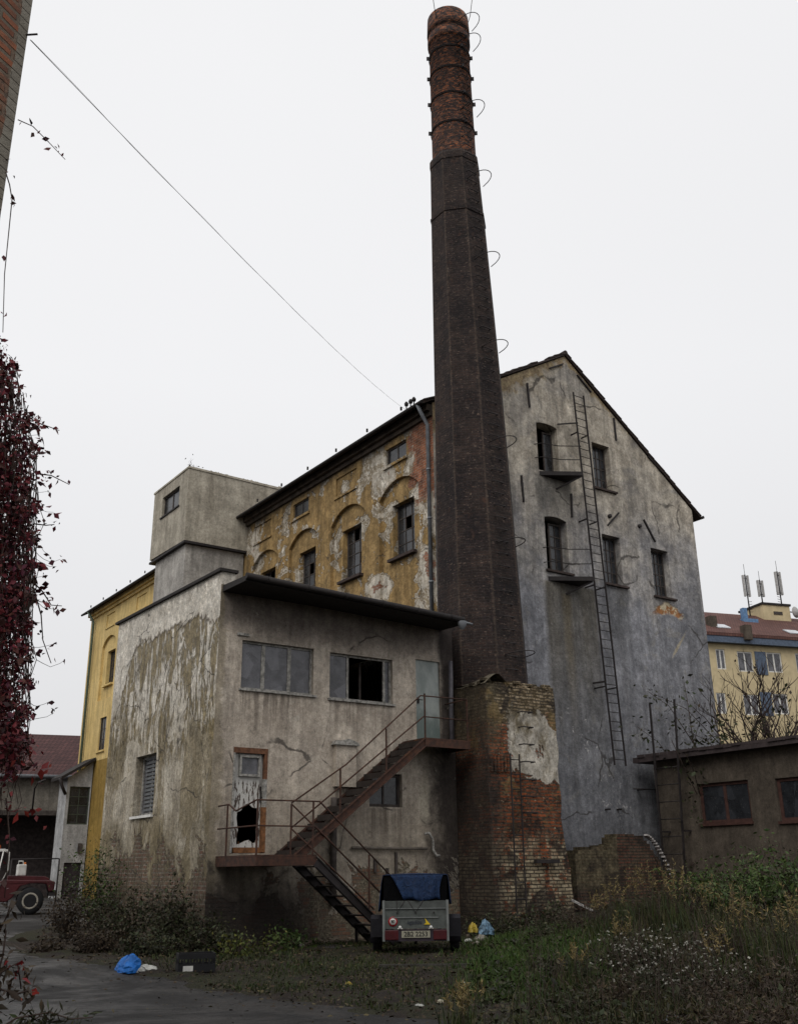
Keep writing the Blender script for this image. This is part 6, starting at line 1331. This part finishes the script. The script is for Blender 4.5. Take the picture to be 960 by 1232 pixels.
for i, (px, py, sz, mt, lab_) in enumerate(((563, 1132, .11, WHITEB, 'white scrap of paper just right of the trailer wheel'), (573, 1136, .13, plain('dirty_white', (.28, .25, .22), .8), 'dirty grey scrap left of the torn bag'), (599, 1128, .12, WHITEB, 'small white scrap beside the torn bag'), (606, 1130, .12, plain('cream_scrap', (.5, .42, .33), .7), 'cream coloured scrap farthest right of the torn bag'), (594, 1137, .06, WHITEP, 'tiny white scrap on the grass in front of the torn bag'), (653, 1176, .13, plain('pale_blue_scrap', (.35, .5, .55), .5), 'pale blue scrap on the grass right of centre'), (420, 1180, .08, YELB, 'small yellow leaf-like scrap on the bare dirt'), (505, 1207, .09, WHITEB, 'white scrap near the road edge'), (557, 1179, .05, WHITEP, 'tiny white scrap below the grass patch'), (812, 1226, .2, plain('blue_white_scrap', (.42, .47, .55), .5), 'bluish plastic scrap at the bottom edge of the weeds'), (870, 1226, .16, plain('grey_scrap', (.4, .39, .36), .6), 'grey plastic scrap at the bottom right'), (362, 1139, .14, plain('dusty_scrap', (.2, .18, .16), .8), 'dusty pale scrap of plaster below the stairs'), (530, 1201, .08, plain('straw_scrap', (.35, .32, .24), .8), 'straw-coloured scrap beside the grass tuft'))):
    p = gp(px, py, .14 if py < 1160 else .05); mb, l = crumple('b', p[0], p[1], sz*1.5, sz, sz*.45, mt, '', 500+i); o = mb.top('litter_scrap', mt, l, lab_, 'litter', 'scraps of litter on the ground')
# concrete strip under the trailer and small puddle plate
p = gp(500, 1158, .12); mb = MB(); rn = random.Random(8); mb.bar((p[0]-.75, p[1]-.0, hz(p[0], p[1])+.01), (p[0]+.45, p[1]-.95, hz(p[0], p[1])+.01), .05, .05); mb.top('kerb_stone', plain('kerb_grey', (.05, .046, .04), .9, .35, 12), (p[0], p[1], .12), 'narrow pale kerb stone half sunk in the dirt behind the trailer', 'kerb stone')
p = gp(397, 1140, .12); mb = MB(); mb.lathe([(0, .03), (.3, .03), (.34, .02), (.36, -.05)], 20, (p[0], p[1], hz(p[0], p[1]))); mb.top('manhole_cover', IRON, (p[0], p[1], .13), 'round dark manhole cover beside the foot of the stairs', 'manhole cover')
# rubble by the stairs
R2 = random.Random(31)
mb = MB()
for i in range(160):
    x = R2.uniform(10.6, 15.5); y = 20.35-abs(R2.gauss(0, .35)); z = hz(x, y); a = R2.uniform(.02, .08); t = R2.random()*3; mb.bar((x-math.cos(t)*a, y-math.sin(t)*a, z+.02), (x+math.cos(t)*a, y+math.sin(t)*a, z+.03+R2.uniform(0, .04)), a*1.2, a*.8)
o = mb.build('wall_rubble', plain('rubble', (.13, .105, .08), .95, .5, 20), None); tag(o, 'crumbled plaster and brick rubble along the foot of the annex wall', 'rubble', kind='stuff')

# ------------------------------------------------------------------ world, light, view
w = bpy.data.worlds.new('World'); SC.world = w; w.use_nodes = True; nt = w.node_tree; nt.nodes.clear()
out = nt.nodes.new('ShaderNodeOutputWorld'); bg_ = nt.nodes.new('ShaderNodeBackground'); sky = nt.nodes.new('ShaderNodeTexSky'); sky.sky_type = 'NISHITA'; sky.sun_disc = False
SUN_EL, SUN_AZ = 46, 236
sky.sun_elevation = rad(SUN_EL); sky.sun_rotation = rad(SUN_AZ); sky.air_density = 1.5; sky.dust_density = 4
tc = nt.nodes.new('ShaderNodeTexCoord'); sp = nt.nodes.new('ShaderNodeSeparateXYZ'); nt.links.new(tc.outputs['Generated'], sp.inputs[0])
rp = nt.nodes.new('ShaderNodeValToRGB'); nt.links.new(sp.outputs[2], rp.inputs[0]); el = rp.color_ramp.elements
el[0].position = 0.; el[0].color = (.735, .735, .75, 1); el[1].position = .45; el[1].color = (.9, .9, .915, 1)
e2 = el.new(1.); e2.color = (.93, .93, .94, 1)
nz = nt.nodes.new('ShaderNodeTexNoise'); nz.inputs['Scale'].default_value = 1.6; nz.inputs['Detail'].default_value = 3; nt.links.new(tc.outputs['Generated'], nz.inputs['Vector'])
mr = nt.nodes.new('ShaderNodeMapRange'); nt.links.new(nz.outputs['Fac'], mr.inputs[0]); mr.inputs[3].default_value = 9.5; mr.inputs[4].default_value = 10.4
sc_ = nt.nodes.new('ShaderNodeVectorMath'); sc_.operation = 'SCALE'; nt.links.new(rp.outputs[0], sc_.inputs[0]); nt.links.new(mr.outputs[0], sc_.inputs['Scale'])
mx = nt.nodes.new('ShaderNodeMix'); mx.data_type = 'RGBA'; mx.inputs[0].default_value = .97; nt.links.new(sky.outputs[0], mx.inputs[6]); nt.links.new(sc_.outputs[0], mx.inputs[7])
nt.links.new(mx.outputs[2], bg_.inputs[0]); bg_.inputs[1].default_value = .1; nt.links.new(bg_.outputs[0], out.inputs[0])
sl = bpy.data.lights.new('sun', 'SUN'); sl.energy = 1.4; sl.angle = rad(40); sl.color = (1, .97, .92); so = bpy.data.objects.new('sun', sl); COL.objects.link(so)
az = rad(SUN_AZ); sdir = Vector((math.sin(az)*math.cos(rad(SUN_EL)), math.cos(az)*math.cos(rad(SUN_EL)), math.sin(rad(SUN_EL))))
so.rotation_euler = (-sdir).to_track_quat('-Z', 'Y').to_euler(); so.location = sdir*60
vs_ = SC.view_settings; SC.display_settings.display_device = 'sRGB'; vs_.view_transform = 'Standard'; vs_.look = 'None'; vs_.exposure = 0.; vs_.gamma = 1.
SC.cycles.max_bounces = 6; SC.cycles.diffuse_bounces = 3
for o in bpy.data.objects:
    if 'root' in o: del o['root']
